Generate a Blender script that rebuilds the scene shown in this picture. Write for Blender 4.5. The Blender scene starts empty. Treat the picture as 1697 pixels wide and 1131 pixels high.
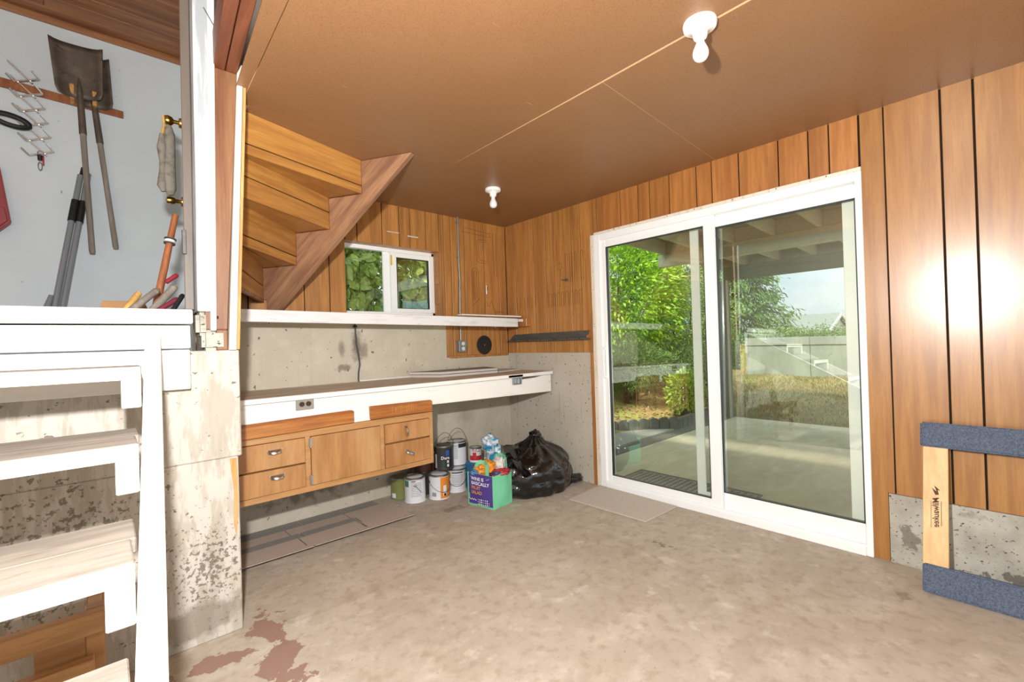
import bpy, bmesh, math, random
import numpy as np
from mathutils import Vector, Matrix, noise
random.seed(7); rng = np.random.default_rng(11)
sc = bpy.context.scene
COL = sc.collection

# ------------------------------------------------------------------ camera
cam_d = bpy.data.cameras.new('camera'); cam = bpy.data.objects.new('camera', cam_d); COL.objects.link(cam)
cam_d.sensor_width = 36; cam_d.lens = 15.854; cam_d.clip_start = .02; cam_d.clip_end = 300
F = Vector((.67165, .74086, .00375)); R_ = Vector((.74058, -.67124, -.03122)); U = Vector((.02061, -.02375, .99951))
cam.matrix_world = Matrix(((R_.x, U.x, -F.x, -2.9913), (R_.y, U.y, -F.y, -3.3562), (R_.z, U.z, -F.z, 1.1915), (0, 0, 0, 1)))
sc.camera = cam
sc.view_settings.view_transform = 'Standard'; sc.view_settings.look = 'None'
sc.view_settings.gamma = 1; sc.view_settings.use_curve_mapping = False
sc.view_settings.exposure = 0.5

# ------------------------------------------------------------------ sky, sun, flash
w = bpy.data.worlds.new('sky'); sc.world = w; w.use_nodes = True
nt = w.node_tree; nt.nodes.clear()
out = nt.nodes.new('ShaderNodeOutputWorld'); bg = nt.nodes.new('ShaderNodeBackground')
tc = nt.nodes.new('ShaderNodeTexCoord'); nz = nt.nodes.new('ShaderNodeTexNoise'); rp = nt.nodes.new('ShaderNodeValToRGB')
nz.inputs['Scale'].default_value = 3.0; nz.inputs['Detail'].default_value = 6
mp = nt.nodes.new('ShaderNodeMapping'); mp.inputs['Scale'].default_value = (1, 1, 2.6)
rp.color_ramp.elements[0].position = .38; rp.color_ramp.elements[0].color = (.50, .70, .82, 1)
rp.color_ramp.elements[1].position = .6; rp.color_ramp.elements[1].color = (.90, .97, 1, 1)
nt.links.new(tc.outputs['Generated'], mp.inputs['Vector']); nt.links.new(mp.outputs['Vector'], nz.inputs['Vector'])
nt.links.new(nz.outputs['Fac'], rp.inputs['Fac']); nt.links.new(rp.outputs['Color'], bg.inputs['Color'])
# overcast sky: a third as bright at the horizon as overhead
sx_ = nt.nodes.new('ShaderNodeSeparateXYZ'); nt.links.new(tc.outputs['Generated'], sx_.inputs[0])
gr = nt.nodes.new('ShaderNodeMapRange'); gr.inputs['To Min'].default_value = .85; gr.inputs['To Max'].default_value = 2.7
nt.links.new(sx_.outputs['Z'], gr.inputs['Value']); nt.links.new(gr.outputs[0], bg.inputs['Strength'])
nt.links.new(bg.outputs['Background'], out.inputs['Surface'])
sun_d = bpy.data.lights.new('sun', 'SUN'); sun = bpy.data.objects.new('sun', sun_d); COL.objects.link(sun)
sun_d.energy = 6.5; sun_d.angle = math.radians(6); sun_d.color = (1, .96, .88)
sun.rotation_euler = Vector((.75, .10, -.85)).to_track_quat('-Z', 'Y').to_euler()
fl_d = bpy.data.lights.new('camera_flash', 'POINT'); fl = bpy.data.objects.new('camera_flash', fl_d); COL.objects.link(fl)
fl_d.energy = 240; fl_d.shadow_soft_size = .035; fl_d.color = (1, 1, .985)
fl.location = (-3.03, -3.10, 1.54)

# ------------------------------------------------------------------ helpers
def lin(c):
    if isinstance(c, str):
        c = [int(c[i:i+2], 16) / 255 for i in (0, 2, 4)]
    return tuple((v / 12.92 if v <= .04045 else ((v + .055) / 1.055) ** 2.4) for v in c) + (1,)
class MB:
    def __init__(s): s.v = []; s.f = []
    def add(s, vs, fs):
        n = len(s.v); s.v += [tuple(v) for v in vs]; s.f += [tuple(i + n for i in f) for f in fs]; return s
    def hexa(s, p):   # 8 points: bottom ring 0-3, top ring 4-7
        return s.add(p, [(3, 2, 1, 0), (4, 5, 6, 7), (0, 1, 5, 4), (1, 2, 6, 5), (2, 3, 7, 6), (3, 0, 4, 7)])
    def box(s, x0, x1, y0, y1, z0, z1):
        return s.hexa([(x0, y0, z0), (x1, y0, z0), (x1, y1, z0), (x0, y1, z0), (x0, y0, z1), (x1, y0, z1), (x1, y1, z1), (x0, y1, z1)])
    def bar(s, a, b, wd, th, up=(0, 0, 1)):   # rectangular bar from a to b
        a = Vector(a); b = Vector(b); d = (b - a).normalized(); up = Vector(up)
        sd = d.cross(up).normalized(); u2 = sd.cross(d).normalized(); sd *= wd / 2; u2 *= th / 2
        return s.hexa([a - sd - u2, a + sd - u2, b + sd - u2, b - sd - u2, a - sd + u2, a + sd + u2, b + sd + u2, b - sd + u2])
    def prism(s, pts, off):   # planar polygon extruded by vector off
        off = Vector(off); n = len(pts); a = [Vector(p) for p in pts]; b = [p + off for p in a]
        return s.add(a + b, [tuple(range(n))[::-1], tuple(range(n, 2 * n))] + [(i, (i + 1) % n, (i + 1) % n + n, i + n) for i in range(n)])
    def tube(s, pts, r, n=8, cap=True):
        pts = [Vector(p) for p in pts]; rs = r if isinstance(r, (list, tuple)) else [r] * len(pts); base = len(s.v); up = None
        for i, p in enumerate(pts):
            d = (pts[min(i + 1, len(pts) - 1)] - pts[max(i - 1, 0)]).normalized()
            if up is None: up = Vector((0, 0, 1)) if abs(d.z) < .9 else Vector((1, 0, 0))
            sd = d.cross(up).normalized(); up = sd.cross(d).normalized()
            for k in range(n):
                a = 2 * math.pi * k / n; s.v.append(tuple(p + (sd * math.cos(a) + up * math.sin(a)) * rs[i]))
        for i in range(len(pts) - 1):
            for k in range(n):
                s.f.append((base + i * n + k, base + i * n + (k + 1) % n, base + (i + 1) * n + (k + 1) % n, base + (i + 1) * n + k))
        if cap: s.f.append(tuple(base + k for k in range(n))[::-1]); s.f.append(tuple(base + (len(pts) - 1) * n + k for k in range(n)))
        return s
    def lathe(s, prof, n=28, c=(0, 0, 0), closed=False):
        base = len(s.v)
        for r, z in prof:
            for k in range(n):
                a = 2 * math.pi * k / n; s.v.append((c[0] + r * math.cos(a), c[1] + r * math.sin(a), c[2] + z))
        for i in range(len(prof) - 1):
            for k in range(n): s.f.append((base + i * n + k, base + i * n + (k + 1) % n, base + (i + 1) * n + (k + 1) % n, base + (i + 1) * n + k))
        if prof[0][0] > 1e-5: s.f.append(tuple(base + k for k in range(n))[::-1])
        if prof[-1][0] > 1e-5: s.f.append(tuple(base + (len(prof) - 1) * n + k for k in range(n)))
        return s
    def xf(s, m): s.v = [tuple(m @ Vector(v)) for v in s.v]; return s
def link(o, parent=None):
    COL.objects.link(o)
    if parent is not None: o.parent = parent
    return o
def obj(name, mb, m, parent=None, bevel=0, smooth=False, loc=None):
    me = bpy.data.meshes.new(name); me.from_pydata(mb.v, [], mb.f); me.update()
    bm = bmesh.new(); bm.from_mesh(me)
    if smooth: bmesh.ops.remove_doubles(bm, verts=bm.verts, dist=1e-6)
    bmesh.ops.recalc_face_normals(bm, faces=bm.faces)
    if bevel: bmesh.ops.bevel(bm, geom=bm.edges[:], offset=bevel, segments=2 if bevel > .004 else 1, affect='EDGES', clamp_overlap=True)
    bm.to_mesh(me); bm.free()
    me.materials.append(m)
    if smooth:
        me.shade_smooth(); me.set_sharp_from_angle(angle=math.radians(40))
    o = bpy.data.objects.new(name, me)
    if loc: o.location = loc
    return link(o, parent)
def box(name, m, parent, x0, x1, y0, y1, z0, z1, bevel=.002):
    return obj(name, MB().box(x0, x1, y0, y1, z0, z1), m, parent, bevel)
def tag(o, label=None, cat=None, group=None, kind=None):
    if label: o['label'] = label
    if cat: o['category'] = cat
    if group: o['group'] = group
    if kind: o['kind'] = kind
    return o
def thing(name, loc, label, cat, group=None):
    o = bpy.data.objects.new(name, None); o.empty_display_size = .05; o.location = loc; link(o)
    return tag(o, label, cat, group)
def under(o, root):   # o was modelled in world space: keep it in place under a moved root
    o.parent = root; o.matrix_parent_inverse = Matrix.Translation(-root.location); return o
def T(*p): return Matrix.Translation(Vector(p))
def RZ(a): return Matrix.Rotation(a, 4, 'Z')
def text_mb(body, size, shear=0, align='CENTER', thick=0):
    cu = bpy.data.curves.new('t', 'FONT'); cu.body = body; cu.size = size; cu.shear = shear; cu.align_x = align; cu.align_y = 'CENTER'; cu.offset = thick; cu.space_line = .9
    cu.resolution_u = 2
    o = bpy.data.objects.new('t', cu); COL.objects.link(o)
    me = bpy.data.meshes.new_from_object(o); mb = MB()
    mb.add([v.co[:] for v in me.vertices], [tuple(p.vertices) for p in me.polygons])
    bpy.data.objects.remove(o); bpy.data.curves.remove(cu); bpy.data.meshes.remove(me)
    return mb
def flat_obj(name, mb, m, parent):   # print: no normal recalculation needed
    me = bpy.data.meshes.new(name); me.from_pydata(mb.v, [], mb.f); me.materials.append(m); me.update()
    return link(bpy.data.objects.new(name, me), parent)

# ------------------------------------------------------------------ materials
def mat(name, col, rough=.5, metal=0, spec=.5, coat=0, layers=(), bump=None, coord='pos', rnd=0, coat_rough=.15, spots=()):
    """layers: (mapping scale xyz, noise scale, detail, lo, hi, colour, factor[, kind])"""
    m = bpy.data.materials.new(name); m.use_nodes = True; t = m.node_tree; b = t.nodes['Principled BSDF']
    b.inputs['Roughness'].default_value = rough; b.inputs['Metallic'].default_value = metal
    b.inputs['Specular IOR Level'].default_value = spec; b.inputs['Coat Weight'].default_value = coat; b.inputs['Coat Roughness'].default_value = coat_rough
    L = t.links
    if coord == 'pos':
        src = t.nodes.new('ShaderNodeNewGeometry').outputs['Position']
    else:
        tcn = t.nodes.new('ShaderNodeTexCoord').outputs['Object']; oi = t.nodes.new('ShaderNodeObjectInfo')
        mul = t.nodes.new('ShaderNodeMath'); mul.operation = 'MULTIPLY'; mul.inputs[1].default_value = 37
        L.new(oi.outputs['Random'], mul.inputs[0]); va = t.nodes.new('ShaderNodeVectorMath'); va.operation = 'ADD'
        L.new(tcn, va.inputs[0]); L.new(mul.outputs[0], va.inputs[1]); src = va.outputs[0]
    cur = None; c0 = lin(col)
    rgb = t.nodes.new('ShaderNodeRGB'); rgb.outputs[0].default_value = c0; cur = rgb.outputs[0]
    def tex(ms, s, d, kind='noise'):
        mpn = t.nodes.new('ShaderNodeMapping'); mpn.inputs['Scale'].default_value = ms; L.new(src, mpn.inputs['Vector'])
        if kind == 'vor':
            n = t.nodes.new('ShaderNodeTexVoronoi'); n.inputs['Scale'].default_value = s; L.new(mpn.outputs[0], n.inputs['Vector']); return n.outputs['Distance']
        if kind == 'ring':
            n = t.nodes.new('ShaderNodeTexWave'); n.inputs['Scale'].default_value = s; n.inputs['Distortion'].default_value = 6; n.inputs['Detail'].default_value = d; n.inputs['Detail Scale'].default_value = 1.2; L.new(mpn.outputs[0], n.inputs['Vector']); return n.outputs['Fac']
        n = t.nodes.new('ShaderNodeTexNoise'); n.inputs['Scale'].default_value = s; n.inputs['Detail'].default_value = d; n.inputs['Roughness'].default_value = .6; L.new(mpn.outputs[0], n.inputs['Vector']); return n.outputs['Fac']
    for ly in layers:
        ms, s, d, lo, hi, c, f = ly[:7]; kind = ly[7] if len(ly) > 7 else 'noise'
        x = tex(ms, s, d, kind)
        mr = t.nodes.new('ShaderNodeMapRange'); mr.inputs['From Min'].default_value = lo; mr.inputs['From Max'].default_value = hi; mr.inputs['To Max'].default_value = f; L.new(x, mr.inputs['Value'])
        mx = t.nodes.new('ShaderNodeMix'); mx.data_type = 'RGBA'; L.new(mr.outputs[0], mx.inputs['Factor']); L.new(cur, mx.inputs['A']); mx.inputs['B'].default_value = lin(c); cur = mx.outputs['Result']
    for c, r, cc, fac, ns, amp, lo, hi in spots:      # stains with a ragged outline of their own
        sb_ = t.nodes.new('ShaderNodeVectorMath'); sb_.operation = 'SUBTRACT'; L.new(src, sb_.inputs[0]); sb_.inputs[1].default_value = c
        dv = t.nodes.new('ShaderNodeVectorMath'); dv.operation = 'DIVIDE'; L.new(sb_.outputs[0], dv.inputs[0]); dv.inputs[1].default_value = r
        ln_ = t.nodes.new('ShaderNodeVectorMath'); ln_.operation = 'LENGTH'; L.new(dv.outputs[0], ln_.inputs[0])
        nx_ = tex(I3, ns, 6); ma = t.nodes.new('ShaderNodeMath'); ma.operation = 'MULTIPLY_ADD'; L.new(nx_, ma.inputs[0]); ma.inputs[1].default_value = amp; ma.inputs[2].default_value = 1 - amp * .5
        su = t.nodes.new('ShaderNodeMath'); su.operation = 'SUBTRACT'; L.new(ma.outputs[0], su.inputs[0]); L.new(ln_.outputs['Value'], su.inputs[1])
        mr = t.nodes.new('ShaderNodeMapRange'); mr.inputs['From Min'].default_value = lo; mr.inputs['From Max'].default_value = hi; mr.inputs['To Max'].default_value = fac; L.new(su.outputs[0], mr.inputs['Value'])
        mx = t.nodes.new('ShaderNodeMix'); mx.data_type = 'RGBA'; L.new(mr.outputs[0], mx.inputs['Factor']); L.new(cur, mx.inputs['A']); mx.inputs['B'].default_value = lin(cc); cur = mx.outputs['Result']
    if rnd:
        oi = t.nodes.new('ShaderNodeObjectInfo'); mr = t.nodes.new('ShaderNodeMapRange'); mr.inputs['To Min'].default_value = 1 - rnd; mr.inputs['To Max'].default_value = 1 + rnd
        L.new(oi.outputs['Random'], mr.inputs['Value']); hs = t.nodes.new('ShaderNodeHueSaturation'); L.new(mr.outputs[0], hs.inputs['Value']); L.new(cur, hs.inputs['Color']); cur = hs.outputs[0]
    L.new(cur, b.inputs['Base Color'])
    if bump:
        ms, s, d, st, dist = bump[:5]; x = tex(ms, s, d, bump[5] if len(bump) > 5 else 'noise')
        bn = t.nodes.new('ShaderNodeBump'); bn.inputs['Strength'].default_value = st; bn.inputs['Distance'].default_value = dist; L.new(x, bn.inputs['Height']); L.new(bn.outputs[0], b.inputs['Normal'])
    m.diffuse_color = c0
    return m
I3 = (1, 1, 1)
M = {}
def wood(name, a, b_, c=None, grain=(30, 30, 2), rough=.45, coat=0, rnd=.06, coord='obj', cr=.3, dark=None):
    ly = [(grain, 1.0, 6, .40, .62, b_, .9), (tuple(g * 3 for g in grain), 1.5, 4, .5, .68, dark or b_, .6)]
    if c: ly.append((tuple(g * .25 for g in grain), 1.2, 5, .5, .75, c, .6))
    M[name] = mat(name, a, rough, coat=coat, layers=ly, bump=(tuple(g * 3 for g in grain), 1.5, 4, .08, .002), coord=coord, rnd=rnd, coat_rough=cr)
wood('panel_back', 'bb8346', '9c6834', '835428', rough=.42, coat=.2, rnd=.09)
wood('panel_right', 'a8763c', '905f2e', '9c6933', rough=.36, coat=.6, rnd=.06, cr=.24)
wood('panel_header', 'b27740', '96602f', '8c5528', rough=.42, coat=.2, rnd=.1)
wood('riser_panel', 'b58242', '9a6834', '8a552a', grain=(2.5, 2.5, 40), rough=.4, coat=.15, rnd=.08)
wood('old_fir', 'a67c5c', '7a5440', 'bd9470', grain=(2, 22, 22), rough=.6, rnd=.05)
wood('post_fir', '825a3c', '653d26', '9a7552', grain=(22, 22, 1.6), rough=.5)
wood('beam_fir', '8a5236', '6b3a24', '9c6040', grain=(22, 1.5, 22), rough=.5)
wood('cab_ply', 'b28250', '9a693c', 'c29c70', grain=(16, 16, 2.2), rough=.45, coat=.1, rnd=.04)
wood('cab_rail', 'b98a58', 'a17242', 'c59e70', grain=(2, 14, 25), rough=.45, coat=.1, rnd=.03)
wood('red_fir', 'b3702f', '8a4a1c', 'c48a4a', grain=(2, 38, 38), rough=.4, coat=.2, dark='5c2a10')
wood('pine', 'b98958', '9c6c40', 'c9a06e', grain=(3, 25, 25), rough=.5)
wood('pine_up', 'd9b27a', 'c89c62', 'e3c28e', grain=(25, 25, 2), rough=.5)
wood('bench_top', 'c8b8a5', 'a7937f', 'd8ccbd', grain=(3, 16, 16), rough=.65, coord='pos', rnd=0)
wood('upper_planks', '9a6742', '75482b', 'b07d54', grain=(2, 26, 26), rough=.5)
wood('grey_handle', '8d8379', '6d645b', 'a89d90', grain=(30, 30, 3), rough=.7)
wood('brown_handle', 'a0623a', '7f4726', None, grain=(30, 30, 3), rough=.5)
wood('tan_stick', 'c9a25e', 'a9823f', None, grain=(20, 20, 20), rough=.6)
wood('raw_edge', 'cf9a60', 'a8713c', None, grain=(40, 40, 3), rough=.7)
M['groove'] = mat('groove_backing', '140c07', .9)
M['seam'] = mat('ceiling_furring', 'd9b78c', .8)
M['hardboard'] = mat('hardboard', '8f6846', .42, spec=.5, layers=[(I3, 160, 3, .45, .7, '6f4a30', .55), (I3, 1.1, 4, .4, .8, 'a27c5a', .35), ((1, 9, 1), 3, 6, .70, .74, 'c9a88c', .5)], bump=(I3, 260, 2, .08, .001))
M['concrete'] = mat('concrete_wall', 'c6bcab', .85, layers=[(I3, 1.6, 6, .35, .65, 'afa593', .8), (I3, 9, 5, .5, .75, 'd6cdbf', .5), ((1, 1, .7), 34, 2, .67, .70, '4b443b', .85), ((1, 1, .3), 3.3, 5, .66, .80, '857b6c', .5), ((60, 60, 1.5), 1, 3, .5, .75, 'b5ab9a', .3)], bump=(I3, 30, 6, .35, .004),
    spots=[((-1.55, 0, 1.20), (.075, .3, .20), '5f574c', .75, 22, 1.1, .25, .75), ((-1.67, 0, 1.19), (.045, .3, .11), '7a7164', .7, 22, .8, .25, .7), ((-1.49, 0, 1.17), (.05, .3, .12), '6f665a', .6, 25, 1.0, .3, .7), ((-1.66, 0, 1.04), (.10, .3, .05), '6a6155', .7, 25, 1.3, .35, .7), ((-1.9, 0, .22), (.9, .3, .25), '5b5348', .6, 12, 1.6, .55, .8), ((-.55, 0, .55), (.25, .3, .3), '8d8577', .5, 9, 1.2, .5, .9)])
M['concrete_white'] = mat('whitewashed_concrete', 'b8b0a6', .85, layers=[((9, 9, 2.0), 1.4, 8, .50, .54, 'a0978a', .7), ((26, 26, 5), 1.1, 6, .52, .58, '9d9385', .5), ((1, 1, 1.3), 30, 3, .655, .68, '5b5145', .8), ((1, 1, .8), 2.4, 6, .62, .72, 'a69a88', .55)], bump=(I3, 30, 6, .5, .005),
    spots=[((-2.68, -1.12, .30), (.32, .3, .42), '5b5246', .8, 60, 3.4, .85, 1.0), ((-2.72, -1.12, .10), (.5, .3, .16), '7d7364', .75, 9, 1.3, .5, .7), ((-3.1, -1.12, .5), (.6, .3, .6), '5f5649', .75, 55, 3.2, .85, 1.0)])
M['concrete_right'] = mat('pitted_concrete', 'b5b2a7', .9, layers=[(I3, 4, 6, .4, .65, '8d897e', .8), ((1, 1.2, 1.8), 42, 2, .63, .66, '3d3830', .9), ((1, 1, 2), 3, 6, .60, .64, '7d776c', .5)], bump=(I3, 40, 6, .5, .005),
    spots=[((0, -3.45, .06), (1, .38, .06), '5f5a52', .85, 9, 2.0, .4, .45), ((0, -2.99, .15), (1, .07, .08), '6f6a60', .8, 16, 2.5, .45, .55)])
M['floor'] = mat('concrete_floor', 'b4a899', .75, layers=[(I3, 1.3, 6, .35, .65, 'a49684', .9), (I3, 5, 6, .5, .72, 'c1b6a8', .7), ((1, 2.5, 1), 2.2, 8, .58, .72, '8a7a69', .5), (I3, 40, 3, .68, .74, '6d5a4a', .6), (I3, 18, 8, .50, .66, '94856f', .6), (I3, 3.2, 8, .45, .68, 'a39787', .45), (I3, 11, 7, .55, .75, 'd2c9bc', .35), ((1, 1, 1), 7, 8, .60, .68, 'cfc7bb', .5), (I3, 150, 2, .7, .78, 'd0c6ba', .5)], bump=(I3, 45, 6, .15, .003),
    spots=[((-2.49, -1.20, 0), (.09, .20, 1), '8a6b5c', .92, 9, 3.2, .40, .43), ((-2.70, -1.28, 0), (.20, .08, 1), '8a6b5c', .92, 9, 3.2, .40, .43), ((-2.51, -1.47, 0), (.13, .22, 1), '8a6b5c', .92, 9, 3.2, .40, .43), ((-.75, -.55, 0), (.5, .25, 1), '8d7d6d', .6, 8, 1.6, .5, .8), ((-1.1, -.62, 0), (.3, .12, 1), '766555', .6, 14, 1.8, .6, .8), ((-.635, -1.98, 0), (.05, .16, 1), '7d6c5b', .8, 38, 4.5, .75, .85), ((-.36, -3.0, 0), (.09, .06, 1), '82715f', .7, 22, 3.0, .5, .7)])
M['patio'] = mat('patio_concrete', 'c4b99c', .8, layers=[(I3, 1.4, 6, .35, .65, 'ab9f82', .9), ((1, 3, 1), 3, 7, .5, .7, 'd2c8ae', .6), (I3, 90, 3, .6, .75, '938d7c', .5)], bump=(I3, 90, 4, .2, .003))
M['white'] = mat('white_paint', 'dddbd6', .5, layers=[(I3, 14, 5, .62, .72, 'cfc8bc', .5)], bump=(I3, 25, 5, .08, .002))
M['white_worn'] = mat('worn_white_paint', 'dbdbdc', .6, layers=[((3, 18, 18), 1.4, 6, .52, .70, 'bcbab8', .7), ((6, 30, 30), 1.5, 6, .66, .74, '8d7d6c', .6)], bump=((6, 30, 30), 2, 5, .15, .002))
M['tread_top'] = mat('trodden_white_paint', '93897e', .65, layers=[((3, 18, 18), 1.4, 6, .42, .62, '786e64', .75), ((6, 30, 30), 1.5, 6, .58, .70, '655b51', .6)])
M['bench_white'] = mat('scuffed_white_paint', 'e6e4e0', .5, layers=[((2, 14, 14), 2, 6, .56, .72, 'c8bfb2', .6), ((3, 20, 20), 3, 6, .70, .75, '8a6a4c', .8), (I3, 4, 4, .6, .75, 'cfd6de', .6)])
M['wall_white'] = mat('upper_wall_paint', 'ccd3d8', .6, layers=[(I3, 1.2, 5, .4, .7, 'bcc4ca', .7), (I3, 30, 4, .72, .76, '6d675f', .8), ((1, 1, 9), 4, 6, .72, .76, 'a59d92', .6)], bump=(I3, 8, 5, .15, .004))
M['jamb_grey'] = mat('jamb_paint', 'c3c5c7', .55, layers=[((20, 20, 1.5), 2, 5, .42, .55, '92989e', .8)])
M['door_taupe'] = mat('taupe_door', '655a52', .5, layers=[((20, 20, 2), 2, 5, .5, .7, '544a43', .5)])
M['vinyl'] = mat('white_vinyl', 'eef0f1', .35)
M['trim_dirty'] = mat('dirty_trim', 'ddd5c8', .6, layers=[((20, 20, 2), 2, 6, .55, .7, 'b9a78f', .7)])
M['gasket'] = mat('black_gasket', '2e3436', .6)
M['brass'] = mat('brass', 'b8924a', .25, metal=1)
M['chrome'] = mat('dull_chrome', 'c9c9c6', .28, metal=1)
M['steel'] = mat('steel', 'b2b3b2', .35, metal=1, layers=[(I3, 20, 4, .5, .7, '8a8a88', .6)])
M['galv'] = mat('galvanised_steel', '9aa0a5', .45, metal=.8, layers=[(I3, 30, 4, .4, .7, '7d848a', .7)])
M['dark_steel'] = mat('dark_sheet_metal', '55534f', .55, metal=.3, layers=[((2, 2, 9), 6, 5, .5, .7, '6d6a64', .6)])
M['rust_steel'] = mat('worn_shovel_steel', '5e544b', .55, metal=.5, layers=[(I3, 12, 6, .45, .65, '77695c', .8), (I3, 30, 5, .6, .7, '40342b', .7)])
M['black'] = mat('black_plastic', '17181a', .45)
M['blade'] = mat('black_coated_blade', '1b1b1c', .4)
M['pole_grey'] = mat('grey_tube', '8b9096', .3, metal=.3)
M['porcelain'] = mat('porcelain', 'f2f1ee', .2, coat=.5)
M['bulb'] = mat('frosted_bulb', 'e4e8f2', .25, coat=.4)
M['plate'] = mat('outlet_plate', '8f897e', .5)
M['brown_plug'] = mat('brown_receptacle', '3a2420', .4)
M['ivory'] = mat('ivory_receptacle', 'd9d3c6', .4)
M['board_grey'] = mat('grey_board_face', '7d7770', .6, layers=[(I3, 30, 4, .5, .7, '6a645d', .6)])
M['board_edge'] = mat('pale_board_edge', 'c6bdb8', .7)
M['trash'] = mat('black_bin_liner', '070708', .15, spec=.6, coat=.3, layers=[(I3, 3, 3, .5, .7, '141416', .5)], bump=((1.5, 1.5, .7), 4.5, 4, .55, .03))
M['mint'] = mat('mint_fabric', '74c79c', .7, bump=(I3, 60, 3, .2, .002))
M['purple'] = mat('purple_print', '4c3a86', .6, bump=(I3, 40, 3, .2, .002))
M['print_white'] = mat('white_print', 'e8e6ea', .6)
M['print_orange'] = mat('orange_print', 'd9953a', .6)
M['ink'] = mat('brown_ink', '4a2a1a', .7)
M['pencil'] = mat('marker_line', '5a3318', .8)
M['carpet_blue'] = mat('blue_grey_carpet', '5a6478', .95, layers=[(I3, 120, 3, .4, .65, '3f485a', .9), (I3, 300, 2, .55, .7, '8b93a2', .6)], bump=(I3, 300, 3, .8, .004))
M['mat_beige'] = mat('beige_carpet_mat', 'c2b7aa', .95, layers=[(I3, 160, 3, .45, .65, 'a89c8e', .7), (I3, 500, 2, .5, .7, 'd0c6ba', .6)], bump=(I3, 400, 3, .7, .003))
M['mat_rubber'] = mat('rubber_mat', '767d70', .8)
M['shingle_a'] = mat('brown_shingle', 'c6b2a2', .95, layers=[(I3, 420, 2, .45, .6, '9c8a7c', .8), (I3, 300, 2, .6, .7, 'd0c0b2', .7)], bump=(I3, 420, 2, .8, .003))
M['shingle_b'] = mat('dark_shingle', '9a958e', .95, layers=[(I3, 420, 2, .45, .6, '6f6b65', .8), (I3, 300, 2, .6, .7, 'aaa49c', .7)], bump=(I3, 420, 2, .8, .003))
M['paint_stain'] = mat('old_floor_paint', '8a6a5c', .7, layers=[(I3, 6, 5, .5, .7, '9a7c6d', .6)])
M['glove'] = mat('grey_work_cloth', '7d766c', .9, layers=[(I3, 25, 5, .45, .65, '585048', .8)], bump=(I3, 60, 4, .5, .004))
M['red'] = mat('red_plastic', '8f2630', .45, layers=[(I3, 10, 4, .5, .7, '74202a', .6)])
M['maroon'] = mat('maroon_handle', '6d2436', .4)
M['cardboard'] = mat('cardboard', 'a87f55', .8)
M['yellow'] = mat('yellow_sticker', 'd6b421', .6)
M['cable'] = mat('black_cable', '26272a', .5)
M['soot'] = mat('soot_mark', '5d564d', .9)
for k, c in dict(can_white='d9dade', can_olive='7d8049', can_dark='3a3836', can_brown='5b2d24', lab_green='1f7a68', lab_orange='d9822b', lab_dark='22252c', lab_red='b3262c', lab_blue='2a4f94', rag_orange='d98a2c', rag_white='cdc8c2', rag_red='b03038', rag_blue='3d6f9a', pack_blue='2a8fc0', lid_blue='27406f', lab_yellow='b59a4a', darkgreen='1e3a30').items():
    M[k] = mat(k, c, .45, layers=[(I3, 25, 4, .6, .75, 'a39a90' if k in ('can_white', 'rag_white') else c, .5)])
M['print_grey'] = mat('grey_print', '8b8f97', .6)
M['pack_white'] = mat('pack_film', 'd7e2ea', .25, coat=.3, layers=[((2, 2, 6), 3, 3, .5, .52, '2f9ac6', .95), ((6, 2, 2), 3, 3, .56, .58, '9aa4ae', .8)])
# outdoors
def leaf_mat(name, a, b_, c, trans=.35, rough=.4):
    m = mat(name, a, rough, layers=[(I3, 7, 3, .4, .6, b_, 1), (I3, 23, 2, .52, .66, c, .8)]); t = m.node_tree; b = t.nodes['Principled BSDF']
    tr = t.nodes.new('ShaderNodeBsdfTranslucent'); mx = t.nodes.new('ShaderNodeMixShader'); mx.inputs[0].default_value = trans
    src = b.inputs['Base Color'].links[0].from_socket; t.links.new(src, tr.inputs['Color'])
    o = t.nodes['Material Output']; t.links.new(b.outputs[0], mx.inputs[1]); t.links.new(tr.outputs[0], mx.inputs[2]); t.links.new(mx.outputs[0], o.inputs['Surface']); M[name] = m
leaf_mat('leaf_hedge', 'b0c666', '8fac4a', 'dbe4a0', .45)
leaf_mat('leaf_laurel', 'a3c93c', '77a82c', 'd3de5c')
leaf_mat('leaf_shrub', '93ad5e', '6c8d48', 'b5c67e')
leaf_mat('leaf_juniper', '7d9850', '58783c', '9bb566')
leaf_mat('leaf_plant', '9dbb45', '7ba336', 'c3cf63')
leaf_mat('leaf_conifer', '6f9150', '4b6f38', '98b866')
leaf_mat('leaf_dry', 'b98d5c', '8a5f38', 'd9b98a', .2)
M['bark'] = mat('bark', '4a3b30', .9)
M['soil'] = mat('mossy_ground', '8f8b48', .95, layers=[(I3, 2.5, 6, .42, .58, '94764f', .95), (I3, 14, 5, .45, .65, 'a5a550', .7), (I3, 60, 3, .5, .7, '6b5538', .6)], bump=(I3, 40, 6, .8, .02))
M['lawn'] = mat('dry_lawn', '8a7a4c', .95, layers=[(I3, 1.2, 6, .42, .55, '6d5a38', .95), (I3, 3, 5, .5, .6, '76803c', .8), (I3, 70, 3, .45, .65, '9a8756', .6)], bump=(I3, 90, 5, .8, .02))
M['gravel'] = mat('gravel', '8f8a7e', .9, layers=[(I3, 70, 2, .2, .5, '5f5a50', .8, 'vor')], bump=(I3, 60, 2, 1, .015, 'vor'))
M['edging'] = mat('grey_concrete_edging', '5f5f57', .9, layers=[(I3, 12, 5, .4, .65, '77766b', .8)], bump=(I3, 50, 4, .4, .005))
M['path'] = mat('path_concrete', '9c978a', .85, layers=[(I3, 60, 4, .5, .7, '847f72', .7)], bump=(I3, 80, 4, .3, .004))
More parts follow.
